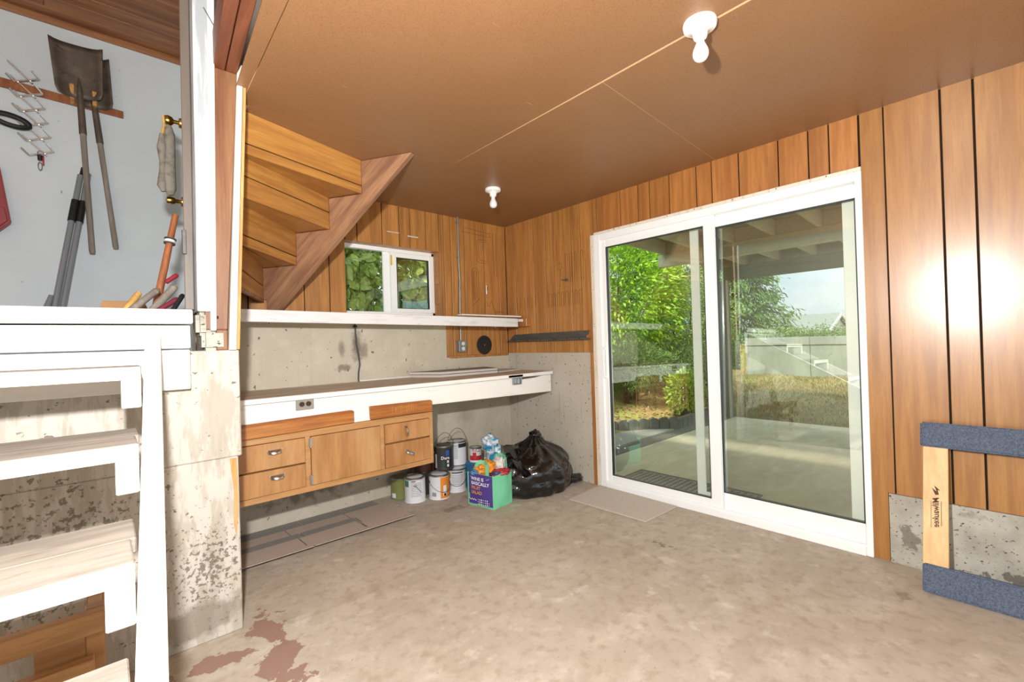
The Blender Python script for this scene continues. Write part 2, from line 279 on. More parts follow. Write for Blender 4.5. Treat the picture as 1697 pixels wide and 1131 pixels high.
M['retain'] = mat('outdoor_concrete', '8d9284', .9, layers=[((1, 1, .3), 2, 6, .4, .65, '73786b', .9), (I3, 8, 5, .55, .7, '5d6155', .6)], bump=(I3, 20, 5, .4, .01))
M['cream'] = mat('cream_rafter_paint', 'cfc8b4', .7, layers=[((1, 20, 20), 1, 4, .5, .7, 'b9b199', .5)])
M['soffit'] = mat('cream_roof_boards', 'b9b29b', .8, layers=[(I3, 3, 5, .4, .7, 'a69f88', .7)])
M['beam_grey'] = mat('weathered_beam', '82887f', .8, layers=[((20, 2, 20), 1, 5, .45, .7, '656b62', .8)])
M['post_dark'] = mat('painted_post', '747873', .7)
M['roofing'] = mat('house_roofing', '6f756d', .9)
M['siding'] = mat('house_siding', 'b9beba', .8)
def glass(name, tint, refl=1.6, coated=0):
    m = bpy.data.materials.new(name); m.use_nodes = True; t = m.node_tree; t.nodes.clear(); L = t.links
    o = t.nodes.new('ShaderNodeOutputMaterial'); mx = t.nodes.new('ShaderNodeMixShader'); tr = t.nodes.new('ShaderNodeBsdfTransparent'); gl = t.nodes.new('ShaderNodeBsdfGlossy'); fr = t.nodes.new('ShaderNodeFresnel'); mu = t.nodes.new('ShaderNodeMath')
    fr.inputs['IOR'].default_value = 1.5; gl.inputs['Roughness'].default_value = 0; mu.operation = 'MULTIPLY_ADD'; mu.inputs[1].default_value = refl; mu.inputs[2].default_value = coated; mu.use_clamp = True
    tr.inputs['Color'].default_value = tint; gl.inputs['Color'].default_value = (.95, 1, .98, 1)
    L.new(fr.outputs[0], mu.inputs[0]); L.new(mu.outputs[0], mx.inputs[0]); L.new(tr.outputs[0], mx.inputs[1]); L.new(gl.outputs[0], mx.inputs[2]); L.new(mx.outputs[0], o.inputs['Surface']); M[name] = m
glass('glass', (.91, .965, .90, 1), 1.7, .11)      # double glazing with a low-emissivity coating
glass('glass_clear', (.97, .99, .98, 1), 1.0)
m = bpy.data.materials.new('insect_screen'); m.use_nodes = True; t = m.node_tree; b = t.nodes['Principled BSDF']; b.inputs['Base Color'].default_value = lin('4a524c'); b.inputs['Roughness'].default_value = .7; b.inputs['Alpha'].default_value = .17; M['screen'] = m

def struct(o): o['kind'] = 'structure'; return o

# ================================================================== STRUCTURE
# ---- floor
floor = struct(box('floor', M['floor'], None, -4.8, 0.0, -6.2, 0.0, -.12, 0, 0))
# ---- back wall: poured concrete below, panelling above
wb = struct(obj('wall_back', MB().box(-2.57, -.735, 0, .16, 0, 1.445).box(-.735, .16, 0, .16, 0, 1.09), M['concrete'], None))
X0, X1, WZ0, WZ1 = -1.622, -.781, 1.445, 2.012          # window opening
mb = MB().box(-2.57, X0 - .0125, .014, .16, 1.445, 2.36).box(X1 + .0125, -.735, .014, .16, 1.445, 2.36).box(-.735, .16, .014, .16, 1.09, 2.36).box(X0, X1, .014, .16, WZ1 + .005, 2.36)
obj('backing', mb, M['groove'], wb)
gs = [-2.57, -2.43, -2.28, -2.10, -1.925, -1.745, X0, -1.525, -1.318, -1.165, -1.065, -.912, X1, -.758, -.658, -.508, -.273, -.098, 0]
for a, b_ in zip(gs[:-1], gs[1:]):
    z0 = 1.445 if a < -.77 else 1.09
    if X0 - .01 <= a and b_ <= X1 + .001: z0 = WZ1
    if a == -.758:   # this board is cut round the corner of the concrete
        o = box('plank', M['panel_back'], wb, a + .002, -.737, 0, .013, 1.445, 2.352, .0015); a = -.735; z0 = 1.09
    box('plank', M['panel_back'], wb, a + .0034, b_ - .0034, 0, .013, z0, 2.352, .0015)
box('bottom_trim', M['old_fir'], wb, -.735, -.70, -.006, .012, 1.075, 1.10)
box('bottom_trim', M['panel_back'], wb, -.70, 0, -.006, .012, 1.068, 1.09)
# window reveal boards with their grooves
zs = [WZ0 - .012, 1.55, 1.73, 1.80, 2.0185]
for a, b_ in zip(zs[:-1], zs[1:]):
    box('reveal_board', M['panel_back'], wb, X1, X1 + .012, .0135, .104, a + .0008, b_ - .0008, .0005)
    box('reveal_board', M['panel_back'], wb, X0 - .012, X0, .0135, .104, a + .0008, b_ - .0008, .0005)
xs = [X0 - .0124, -1.50, -1.27, -1.06, -.93, X1 + .0124]
for a, b_ in zip(xs[:-1], xs[1:]): box('reveal_board', M['panel_back'], wb, a + .0015, b_ - .0015, .0135, .104, WZ1, WZ1 + .006, .0005)
# the old tool outlines drawn on the panels
def lines(name, polys, fn, parent, wd=.0022):
    mb = MB()
    for pl in polys:
        pts = [fn(*p) for p in pl]
        for a, b_ in zip(pts[:-1], pts[1:]): mb.bar(a, b_, wd, .0012, up=(0, 1, 0) if parent is wb else (1, 0, 0))
    return flat_obj(name, mb, M['pencil'], parent)
def arc(cx, cz, r, a0, a1, n=8, sx=1): return [(cx + sx * r * math.cos(math.radians(a0 + (a1 - a0) * k / n)), cz + r * math.sin(math.radians(a0 + (a1 - a0) * k / n))) for k in range(n + 1)]
P_ = []
P_.append([(-.24, 2.18), (-.33, 2.18)] + arc(-.33, 2.15, .03, 90, 180, 4) + [(-.36, 2.0)] + arc(-.33, 1.99, .03, 180, 270, 4) + [(-.24, 1.96)])
P_.append([(-.24, 2.16), (-.32, 2.16), (-.34, 2.14), (-.34, 2.01), (-.32, 1.985), (-.24, 1.975)])
P_.append([(-.50, 2.27), (-.20, 2.25)]); P_.append([(-.53, 2.23), (-.20, 2.215), (-.195, 2.27)])
P_.append([(-.42, 1.60)] + [(-.425, 1.85)] + arc(-.39, 1.87, .035, 180, 0, 6) + [(-.35, 1.60)]); P_.append([(-.40, 1.60), (-.405, 1.85)] + arc(-.39, 1.86, .016, 180, 0, 5) + [(-.375, 1.62)])
P_.append([(-.14, 1.45), (-.20, 1.60), (-.16, 1.50), (-.05, 1.49)]); P_.append([(-.26, 1.60), (-.25, 1.55), (-.22, 1.55), (-.21, 1.60)])
P_.append([(-.43, 1.55), (-.36, 1.60), (-.35, 1.62)]); P_.append([(-.12, 2.26), (-.12, 1.85)]); P_.append([(-.16, 2.26), (-.16, 1.85)])
lines('tool_outline', P_, lambda x, z: (x, -.0008, z), wb)

# ---- door wall (x = 0)
wr = struct(obj('wall_right', MB().box(0, .16, -1.02, 0, 0, 1.09).box(0, .16, -6.2, -2.918, 0, .352), M['concrete_right'], None))
M2 = mat('spotted_concrete', 'bfb8ac', .85, layers=[(I3, 1.6, 6, .35, .65, 'aca495', .8), ((1, 1, .8), 36, 2, .655, .685, '5b5347', .85), ((30, 30, .6), 1, 4, .64, .68, '8a7a68', .5), (I3, 3, 6, .62, .74, '7b7469', .6)], bump=(I3, 30, 6, .35, .004))
wr.data.materials.append(M2)
for p in wr.data.polygons:
    if p.center.y > -1.5: p.material_index = 1
obj('backing', MB().box(.014, .16, -1.085, 0, 1.09, 2.36).box(.014, .16, -2.86, -1.085, 2.05, 2.36).box(.014, .16, -2.918, -2.86, 0, 2.36).box(.014, .16, -6.2, -2.918, .352, 2.36), M['groove'], wr)
gy = [0, -.137, -.284, -.389, -.542, -.642, -.846, -.947, -1.085]
for a, b_ in zip(gy[:-1], gy[1:]): box('plank', M['panel_back'], wr, 0, .013, b_ + .0034, a - .0034, 1.09, 2.352, .0015)
gy = [-1.085, -1.124, -1.352, -1.508, -1.606, -1.761, -1.958, -2.062, -2.233, -2.458, -2.612, -2.71, -2.842]
for a, b_ in zip(gy[:-1], gy[1:]): box('plank', M['panel_header'], wr, 0, .013, b_ + .0034, a - .0034, 2.045, 2.352, .0015)
gy = [-2.848, -2.945, -3.158, -3.269, -3.52, -3.72, -3.83, -4.07, -4.3, -4.55, -4.75, -5, -5.3, -5.6, -5.9, -6.2]
for a, b_ in zip(gy[:-1], gy[1:]):
    if a == -2.848:
        obj('plank', MB().prism([(0, -2.848, 0), (0, -2.916, 0), (0, -2.916, .354), (0, -2.943, .354), (0, -2.943, 2.352), (0, -2.848, 2.352)], (.013, 0, 0)), M['panel_right'], wr, .0015)
    else: box('plank', M['panel_right'], wr, 0, .013, b_ + .004, a - .004, .354, 2.352, .0015)
box('edge_strip', M['panel_header'], wr, -.004, .012, -1.062, -1.02, 0, 1.09)
P_ = []
for k in range(8): P_.append([(-.60 - .05 * k, 1.50), (-.60 - .05 * k, 1.60)] + arc(-.585 - .05 * k, 1.61, .014, 180, 0, 4) + [(-.57 - .05 * k, 1.50)])
for k, y in enumerate((-.78, -.83, -.88, -.95)): P_.append([(y, 1.70), (y, 1.93)] + arc(y - .012, 1.94, .012, 0, 180, 4) + [(y - .024, 1.70)])
for k in range(6): P_.append([(-.15 - .05 * k, 1.5 + .02 * (k % 2)), (-.15 - .05 * k, 1.62)])
P_.append(arc(-.71, 1.85, .03, 60, 330, 9)); P_.append([(-.72, 1.82), (-.70, 1.60)])
lines('tool_outline', P_, lambda y, z: (-.0008, y, z), wr)

# ---- sliding glass door
d1 = bpy.data.objects.new('door_1', None); link(d1); struct(d1)
tag(d1, 'white vinyl sliding glass door opening to the covered patio')
ya, yb = -1.098, -2.85
fr = obj('door_frame', MB().box(-.012, .12, ya - .055, ya, 0, 2.045).box(-.012, .12, yb, yb + .03, 0, 2.045).box(-.012, .12, yb + .03, ya - .055, 1.995, 2.045).box(-.02, .12, yb + .03, ya - .055, 0, .045), M['vinyl'], d1, .003)
obj('sill_track', MB().box(-.01, .004, yb + .03, ya - .055, .045, .058).box(.038, .046, yb + .03, ya - .055, .045, .062).box(.085, .092, yb + .03, ya - .055, .045, .062), M['vinyl'], fr)
def sash(name, x0, x1, y1, y0, z0, z1, st0, st1, top, bot):
    s = obj(name, MB().box(x0, x1, y0, y0 + st0, z0, z1).box(x0, x1, y1 - st1, y1, z0, z1).box(x0, x1, y0 + st0, y1 - st1, z1 - top, z1).box(x0, x1, y0 + st0, y1 - st1, z0, z0 + bot), M['vinyl'], d1, .003)
    xm = (x0 + x1) / 2; a, b_, c, d = y0 + st0, y1 - st1, z0 + bot, z1 - top; g = .006
    obj('gasket', MB().box(x0 + .004, x1 - .004, a - .001, a + g, c, d).box(x0 + .004, x1 - .004, b_ - g, b_ + .001, c, d).box(x0 + .004, x1 - .004, a, b_, d - g, d + .001).box(x0 + .004, x1 - .004, a, b_, c - .001, c + g), M['gasket'], s)
    xt = lambda z: xm + (z - 1.02) * .0132          # the panes are a little out of plumb
    me = MB().add([(xt(c), a + .002, c + .002), (xt(c), b_ - .002, c + .002), (xt(d), b_ - .002, d - .002), (xt(d), a + .002, d - .002)], [(0, 1, 2, 3)])
    flat_obj('glass', me, M['glass'], s); return s
s1 = sash('sliding_panel', .002, .036, -1.15, -2.062, .05, 1.995, .07, .048, .06, .055)
s2 = sash('fixed_panel', .044, .08, -2.005, -2.822, .05, 1.995, .012, .05, .075, .10)
obj('pull_handle', MB().tube([(-.002, -1.178, 1.13), (-.03, -1.178, 1.11), (-.038, -1.18, 1.03), (-.036, -1.18, .97), (-.03, -1.178, .90), (-.002, -1.178, .885)], .008, 8).box(-.004, .003, -1.187, -1.168, .88, 1.18), M['vinyl'], s1, smooth=True)
box('latch', M['dark_steel'], s1, .006, .032, -2.008, -1.990, .985, 1.06)
sc_ = obj('screen_panel', MB().box(.097, .113, -1.912, -1.852, .05, 1.995).box(.097, .113, -2.80, -2.74, .05, 1.995).box(.097, .113, -2.74, -1.912, 1.955, 1.995).box(.097, .113, -2.74, -1.912, .05, .11), M['vinyl'], d1, .002)
flat_obj('screen_mesh', MB().add([(.105, -2.74, .11), (.105, -1.912, .11), (.105, -1.912, 1.955), (.105, -2.74, 1.955)], [(0, 1, 2, 3)]), M['screen'], sc_)
tr = struct(obj('trim_1', MB().box(-.014, .012, -1.098, -1.062, 0, 2.05).box(-.014, .01, -2.85, -1.098, 2.045, 2.065), M['trim_dirty'], None, .002))
mb = MB()
for z in (.3, .55, .8, 1.02, 1.30, 1.32, 1.6, 1.75, 1.95): mb.box(-.0155, -.013, -1.083, -1.078, z, z + .005)
for y in (-1.3, -1.5, -1.75, -1.95, -2.2, -2.45, -2.7): mb.box(-.0155, -.013, y, y + .006, 2.053, 2.059)
obj('nail_head', mb, M['dark_steel'], tr)

# ---- window
w1 = struct(obj('window_1', MB().box(X0 - .011, X1 + .012, .10, .15, WZ1 - .03, WZ1 + .01).box(X0 - .01, X1 + .012, .10, .15, WZ0, WZ0 + .035).box(X0 - .01, X0 + .03, .10, .15, WZ0, WZ1).box(X1 - .022, X1 + .012, .10, .15, WZ0, WZ1), M['vinyl'], None, .003))
tag(w1, 'small white sliding window above the shelf with leaves outside')
sa = obj('sash', MB().box(-1.20, -1.148, .092, .125, WZ0 + .03, WZ1 - .03).box(-.835, -.80, .092, .125, WZ0 + .03, WZ1 - .03).box(-1.148, -.835, .092, .125, WZ1 - .07, WZ1 - .03).box(-1.148, -.835, .092, .125, WZ0 + .03, WZ0 + .065), M['vinyl'], w1, .003)
obj('gasket', MB().box(-1.149, -1.143, .095, .12, WZ0 + .065, WZ1 - .07).box(-.841, -.834, .095, .12, WZ0 + .065, WZ1 - .07).box(-1.148, -.835, .095, .12, WZ1 - .076, WZ1 - .07).box(-1.148, -.835, .095, .12, WZ0 + .065, WZ0 + .07), M['gasket'], sa)
flat_obj('glass', MB().add([(-1.145, .108, WZ0 + .066), (-.838, .108, WZ0 + .066), (-.838, .108, WZ1 - .072), (-1.145, .108, WZ1 - .072)], [(0, 1, 2, 3)]), M['glass'], sa)
sb = obj('meeting_stile', MB().box(-1.255, -1.192, .126, .148, WZ0 + .03, WZ1 - .028), M['vinyl'], w1, .003)
flat_obj('glass', MB().add([(X0 + .028, .135, WZ0 + .033), (-1.25, .135, WZ0 + .033), (-1.25, .135, WZ1 - .03), (X0 + .028, .135, WZ1 - .03)], [(0, 1, 2, 3)]), M['glass_clear'], w1)
box('yellow_tag', M['yellow'], sa, -1.202, -1.188, .0905, .093, 1.87, 1.955, 0)

# ---- ceiling sheets
ce = struct(box('ceiling', M['seam'], None, -2.50, .16, -6.2, .16, 2.3466, 2.40, 0))
def sheet(pts): obj('ceiling_panel', MB().prism([(x, y, 2.345) for x, y in pts], (0, 0, .007)), M['hardboard'], ce)
g = .0016
sheet([(-1.31 + g, 0), (0, 0), (0, -2.09 + g), (-1.31 + g, -2.16 + g)])
sheet([(-1.31 + g, -2.16 - g), (0, -2.09 - g), (0, -4.5), (-1.33 + g, -4.5)])
sheet([(-2.46, 0), (-1.31 - g, 0), (-1.31 - g, -.955 + g), (-2.46, -.978 + g)])
sheet([(-2.492 + g, -.978 - g), (-1.31 - g, -.955 - g), (-1.33 - g, -3.4), (-2.56 + g, -3.4)])
sheet([(-2.53, -.99), (-2.492 - g, -.99), (-2.56 - g, -3.4), (-2.69, -3.4)])
sheet([(-2.69, -3.405), (-1.33 - g, -3.405), (-1.33 - g, -6.2), (-2.69, -6.2)]); sheet([(-1.33 + g, -4.505), (0, -4.505), (0, -6.2), (-1.33 + g, -6.2)])

# ---- concrete retaining wall under the landing (left)
wl = struct(obj('wall_front', MB().box(-4.8, -2.57, -1.116, -.92, 0, .742).box(-4.8, -2.557, -1.12, -.92, .742, 1.198).box(-2.77, -2.57, -.92, 0, 0, 1.19), M['concrete_white'], None, .004))
obj('bare_patch', MB().prism([(-2.603, -1.1215, .735), (-2.578, -1.1215, .735), (-2.575, -1.1215, .55), (-2.585, -1.1215, .40), (-2.593, -1.1215, .45), (-2.59, -1.1215, .6)], (0, .004, 0)), M['raw_edge'], wl)
obj('rubble', MB().box(-2.69, -2.60, -1.128, -1.02, 1.198, 1.285).box(-2.708, -2.66, -1.125, -1.03, 1.26, 1.36), M['concrete_right'], wl, .014)
struct(box('wall_left', M['concrete'], None, -4.95, -4.8, -6.2, 2.2, -.1, 3.62, 0))
struct(box('bounce_slab', M['patio'], None, -12, 4, -16, -6.2, -.2, -.03, 0))  # unseen slab added beyond the open end to bounce sunlight onto the ceiling
# ---- upper room
uw = struct(box('wall_upper', M['wall_white'], None, -4.8, -2.30, 1.18, 1.32, 1.2, 3.62, 0))
uf = struct(box('floor_upper', M['white_worn'], None, -4.8, -2.75, -.98, 1.18, 1.24, 1.335, 0))
uc = struct(box('ceiling_upper', M['groove'], None, -4.8, -2.45, -6.2, 1.32, 3.62, 3.70, 0))
y = 1.18; k = 0
while y > -3.2:
    x = -4.8 + random.uniform(0, .8); xs = [-4.8, x, x + 1.0 + random.random() * .5, -2.47]
    for a, b_ in zip(xs[:-1], xs[1:]): box('plank', M['upper_planks'], uc, a + .001, b_ - .001, y - .133, y, 3.606, 3.6195, .003)
    y -= .138
box('cornice', M['upper_planks'], uc, -4.8, -2.47, 1.150, 1.179, 3.56, 3.605)
struct(box('wall_stairwell', M['wall_white'], None, -2.47, -2.40, -6.2, 1.18, 2.40, 3.62, 0))
struct(box('wall_passage', M['wall_white'], None, -2.47, -2.40, .17, 1.18, 1.2, 2.40, 0))

struct(box('wall_partition', M['riser_panel'], None, -2.566, -2.552, -1.0, -.001, 1.2, 2.345, 0))
# ---- door frame and the door standing open edge-on at the top of the steps
d2 = bpy.data.objects.new('door_2', None); link(d2); struct(d2); tag(d2, 'taupe door standing open edge-on beside the wooden post')
obj('jamb', MB().hexa([(-2.703, -1.135, 1.36), (-2.652, -1.135, 1.36), (-2.652, -1.0, 1.36), (-2.703, -1.0, 1.36), (-2.687, -1.135, 3.2), (-2.612, -1.135, 3.2), (-2.612, -1.0, 3.2), (-2.687, -1.0, 3.2)]), M['jamb_grey'], d2, .003)
obj('jamb_stop', MB().hexa([(-2.66, -1.142, 1.28), (-2.640, -1.142, 1.28), (-2.640, -1.0, 1.28), (-2.66, -1.0, 1.28), (-2.632, -1.142, 3.2), (-2.606, -1.142, 3.2), (-2.606, -1.0, 3.2), (-2.632, -1.0, 3.2)]), M['white'], d2, .003)
leaf = obj('door_leaf', MB().hexa([(-2.738, -1.07, 1.37), (-2.705, -1.07, 1.37), (-2.600, -.34, 1.37), (-2.635, -.34, 1.37), (-2.722, -1.07, 3.4), (-2.689, -1.07, 3.4), (-2.585, -.34, 3.4), (-2.62, -.34, 3.4)]), M['door_taupe'], d2, .003)
hb = obj('hinge', MB().box(-2.742, -2.728, -1.085, -1.068, 1.60, 1.70), M['dark_steel'], d2, .002)
for zz, r in ((2.385, .026), (1.975, .02)):
    kb = MB().lathe([(0, 0), (r * .8, .004), (r, .018), (r * .8, .034), (.010, .042), (.009, .06), (.024, .064), (.026, .074), (0, .075)][::1], 20)
    kb.xf(T(-2.722 - .018, -.49, zz) @ Matrix.Rotation(math.radians(90), 4, 'Y'))
    obj('knob', kb, M['brass'], leaf, smooth=True)

# ================================================================== OBJECTS
# ---- beam and post
bm_ = thing('ceiling_beam', (-2.6, -1.1, 2.4), 'doubled reddish fir beam above the wooden post', 'beam')
for o_, wd in ((-.0235, .043), (.0235, .043)):
    mb = MB(); a = Vector((-2.571 + o_, -1.03, 2.47)); b_ = Vector((-2.571 + o_ - .08 * 3.4, -4.5, 2.47)); mb.bar(a, b_, wd, .14)
    under(obj('beam_board', mb, M['beam_fir'], None, .003), bm_)
pt = thing('wooden_post', (-2.63, -1.08, 1.2), 'bare fir post with knots beside the white stair landing', 'post')
def lean(xb0, xb1, xt0, xt1, y0, y1, z0, z1): return MB().hexa([(xb0, y0, z0), (xb1, y0, z0), (xb1, y1, z0), (xb0, y1, z0), (xt0, y0, z1), (xt1, y0, z1), (xt1, y1, z1), (xt0, y1, z1)])
under(obj('post_core', lean(-2.681, -2.597, -2.628, -2.535, -1.122, -1.03, 1.285, 2.40), M['post_fir'], None, .003), pt)
under(obj('post_foot', MB().box(-2.640, -2.597, -1.122, -1.03, 1.198, 1.285), M['post_fir'], None, .004), pt)
under(obj('white_edge_strip', lean(-2.596, -2.569, -2.534, -2.512, -1.135, -1.02, 1.198, 2.44), M['trim_dirty'], None, .002), pt)
under(obj('panel_edge', lean(-2.568, -2.556, -2.511, -2.500, -1.132, -.98, 1.20, 2.40), M['raw_edge'], None, .001), pt)
box_n = MB()
for x, z in ((-2.655, 1.33), (-2.635, 1.33)): box_n.box(x, x + .006, -1.1235, -1.12, z, z + .012)
under(obj('nail_hole', box_n, M['groove'], None), pt)
wire = thing('bent_wire', (-2.63, -1.15, 2.6), 'thin rusty wire poking out of the post top by the white jamb', 'wire')
under(obj('wire_strand', MB().tube([(-2.612, -1.145, 2.52), (-2.618, -1.16, 2.545), (-2.66, -1.18, 2.60)], .0022, 6).tube([(-2.612, -1.145, 2.52), (-2.61, -1.155, 2.49), (-2.62, -1.15, 2.50), (-2.606, -1.15, 2.53)], .003, 6), M['dark_steel'], None), wire)

# ---- white landing and steps
ld = thing('stair_landing', (-2.73, -1.15, 1.2), 'white painted landing edge boards at the top of the steps', 'landing')
under(obj('cap_board', MB().box(-3.75, -2.727, -1.20, -.98, 1.306, 1.361), M['white'], None, .004), ld)
under(obj('fascia_board', MB().box(-3.75, -2.733, -1.165, -1.122, 1.210, 1.300), M['white'], None, .003), ld)
under(obj('fascia_board', MB().box(-3.75, -2.736, -1.165, -1.122, 1.048, 1.204), M['white'], None, .003), ld)
st = thing('white_steps', (-2.95, -2.0, 0), 'open white painted wooden steps with worn treads at left', 'steps')
def sx(s): return -2.873 - .077 * s
for off in (0, -.66):
    mb = MB(); pts = []
    s0, s1_ = .0, 2.2
    zt = lambda s: 1.29 - .57 * s
    pl = [(0.005, 1.287), (2.2, zt(2.2)), (2.2, max(zt(2.2) - .28, 0)), (1.85, 0), (.005, 1.0)]
    a = [(sx(s) + off, -1.165 - s, z) for s, z in pl]; b_ = [(sx(s) + off + .046, -1.165 - s, z) for s, z in pl]
    n = len(pl); mb.add(a + b_, [tuple(range(n)), tuple(range(n, 2 * n))[::-1]] + [(i, (i + 1) % n, (i + 1) % n + n, i + n) for i in range(n)])
    under(obj('stringer', mb, M['white'], None, .002), st)
TR = [(.405, 1.155, .31), (.675, .962, .335), (.99, .77, .33), (1.29, .577, .32), (1.59, .385, .32), (1.89, .19, .32)]
for i, (s, z, dp) in enumerate(TR):
    yf = -1.165 - s; xr = sx(s) - .004; xl = xr - .60
    hd = dp * .5
    o1 = under(obj('tread', MB().box(xl, xr, yf, yf + hd - .002, z - .038, z), M['tread_top'], None, .003), st)
    o2 = under(obj('tread', MB().box(xl, xr + .01, yf + hd + .002, yf + dp, z - .038, z - .001), M['tread_top'], None, .003), st)
    under(obj('tread_nosing', MB().box(xl, xr, yf - .004, yf, z - .040, z - .002), M['white'], None, .001), st)
    for xx in (xr - .046, xl): under(obj('cleat', MB().box(xx, xx + .046, yf - .003, yf + .09, z - .125, z - .039), M['white'], None, .003), st)
# low pine frame under the steps
pf = thing('pine_frame', (-3.1, -1.4, 0), 'low varnished pine stool frame standing under the white steps', 'stool')
for n_, a in (('top_rail', (-3.6, -3.006, -1.47, -1.43, .345, .41)), ('lower_rail', (-3.6, -3.03, -1.50, -1.46, .235, .285)), ('leg', (-3.05, -3.006, -1.43, -1.385, 0, .41)), ('leg', (-3.6, -3.556, -1.43, -1.385, 0, .41)), ('leg', (-3.05, -3.006, -1.25, -1.205, 0, .40)), ('leg', (-3.6, -3.556, -1.25, -1.205, 0, .40)), ('side_rail', (-3.045, -3.012, -1.385, -1.25, .33, .39)), ('side_rail', (-3.595, -3.562, -1.385, -1.25, .33, .39)), ('cross_block', (-3.16, -3.05, -1.43, -1.39, .25, .335))):
    under(obj(n_, MB().box(*a), M['pine'], None, .003), pf)

# ---- winder stair underside
ws = thing('winder_stair', (-2.1, -.4, 1.44), 'underside of brown wooden winder stairs above the shelf', 'stairs')
e = Vector((-.51, .86, 0)); nrm = Vector((.86, .51, 0)); A0 = Vector((-1.79, -.695, 0))
A = [Vector((-1.79, -.695, 0)), Vector((-1.926, -.49, 0)), Vector((-2.055, -.26, 0)), Vector((-2.19, -.02, 0))]
A = [A0 + e * ((p - A0).dot(e)) for p in A]
ZT = [2.345, 2.14, 1.945, 1.739, 1.53]
Lp = [Vector((-2.535, -.94, 0)), Vector((-2.535, -.905, 0)), Vector((-2.535, -.81, 0)), Vector((-2.487, -.765, 0))]
GR = [.76, .45, .73, .57]
for i in range(4):
    a, l = A[i], Lp[i]; d = (a - l).normalized(); bk = Vector((-d.y, d.x, 0)) * .014
    zt_, zb = ZT[i], ZT[i + 1]; zg = zt_ + (zb - zt_) * GR[i]
    for z0, z1 in ((zb, zg - .0035), (zg + .0035, zt_ + (.0 if i == 0 else .012))):
        under(obj('riser_board', MB().prism([(l.x, l.y, z0), (a.x, a.y, z0), (a.x, a.y, z1), (l.x, l.y, z1)], bk), M['riser_panel'], None, .001), ws)
    under(obj('riser_backing', MB().prism([(l.x, l.y, zb + .004), (a.x, a.y, zb + .004), (a.x, a.y, zt_ - .004), (l.x, l.y, zt_ - .004)], bk * .2).xf(T(*(bk * 1.1))), M['groove'], None), ws)
    if i < 3:   # boards under the tread between this riser and the next
        b2, l2 = A[i + 1], Lp[i + 1]
        m1 = a.lerp(b2, .5); m2 = l.lerp(l2, .5)
        for q in ([l, a, m1, m2], [m2, m1, b2, l2]):
            c = sum(q, Vector()) / 4; q = [p + (c - p).normalized() * .0015 for p in q]
            under(obj('soffit_board', MB().prism([(p.x, p.y, zb + .003) for p in q], (0, 0, .012)), M['riser_panel'], None), ws)
pts = []
zl = lambda s: 2.345 - .87 * (s + .35)
pts = [(-.35, 2.343), (0, 2.343)]
for i in range(4):
    s = (A[i] - A0).dot(e)
    pts += [(s, ZT[i] if i else 2.343), (s, ZT[i + 1])] if i else [(s, ZT[1])]
pts += [(.765, 1.53), (.765, 1.445), (.684, 1.445)]
P3 = [A0 + e * s + Vector((0, 0, z)) for s, z in pts]
sl_ = (e + Vector((0, 0, -.87))).normalized(); nn_ = sl_.cross(nrm).normalized()
BM = Matrix(((sl_.x, nrm.x, nn_.x, P3[0].x), (sl_.y, nrm.y, nn_.y, P3[0].y), (sl_.z, nrm.z, nn_.z, P3[0].z), (0, 0, 0, 1)))
o = obj('carriage_board', MB().prism(P3, nrm * .04).xf(BM.inverted()), M['old_fir'], None, .002); o.matrix_basis = BM; under(o, ws)
for zz in (1.53,):
    under(obj('bottom_ledger', MB().prism([(-2.487, -.765, zz - .02), (A[3].x, A[3].y, zz - .02), (A[3].x, A[3].y, zz), (-2.487, -.765, zz)], (-.02, .01, 0)), M['old_fir'], None, .002), ws)

# ---- workbench
wk = thing('workbench', (-1.3, -.3, .75), 'long white-edged wooden workbench along the concrete back wall', 'workbench')
mb = MB().box(-2.56, -.03, -.615, -.002, .906, .930); under(obj('bench_top', mb, M['bench_top'], None, .003), wk)
under(obj('top_edge', MB().box(-2.56, -.033, -.622, -.616, .902, .929), M['bench_white'], None, .001), wk)
apr = [(-2.56, .724), (-1.29, .724), (-1.29, .770), (-.037, .748), (-.037, .900), (-.14, .900), (-.23, .885), (-.40, .880), (-.41, .900), (-2.56, .902)]
under(obj('apron_board', MB().prism([(x, -.60, z) for x, z in apr], (0, .038, 0)), M['bench_white'], None, .002), wk)
under(obj('back_strip', MB().box(-1.55, -.95, -.016, -.002, .9305, .942), M['white'], None, .002), wk)
under(obj('front_rail', MB().prism([(-2.56, -.625, .715), (-1.850, -.625, .728), (-1.850, -.625, .800), (-1.865, -.625, .806), (-2.56, -.625, .795)], (0, .024, 0)), M['red_fir'], None, .004), wk)
under(obj('front_rail', MB().prism([(-1.742, -.625, .728), (-1.285, -.625, .728), (-1.287, -.625, .80), (-1.30, -.625, .808), (-1.745, -.625, .815)], (0, .024, 0)), M['red_fir'], None, .004), wk)
mb = MB()
for k in range(13):
    x = -1.60 + .013 * k + random.uniform(-.004, .004); mb.bar((x, -.6258, .735 + random.random() * .02), (x + .008 * random.uniform(-1, 1), -.6258, .79 + random.random() * .012), .0016, .0006, up=(0, 1, 0))
under(flat_obj('saw_marks', mb, M['raw_edge'], None), wk)
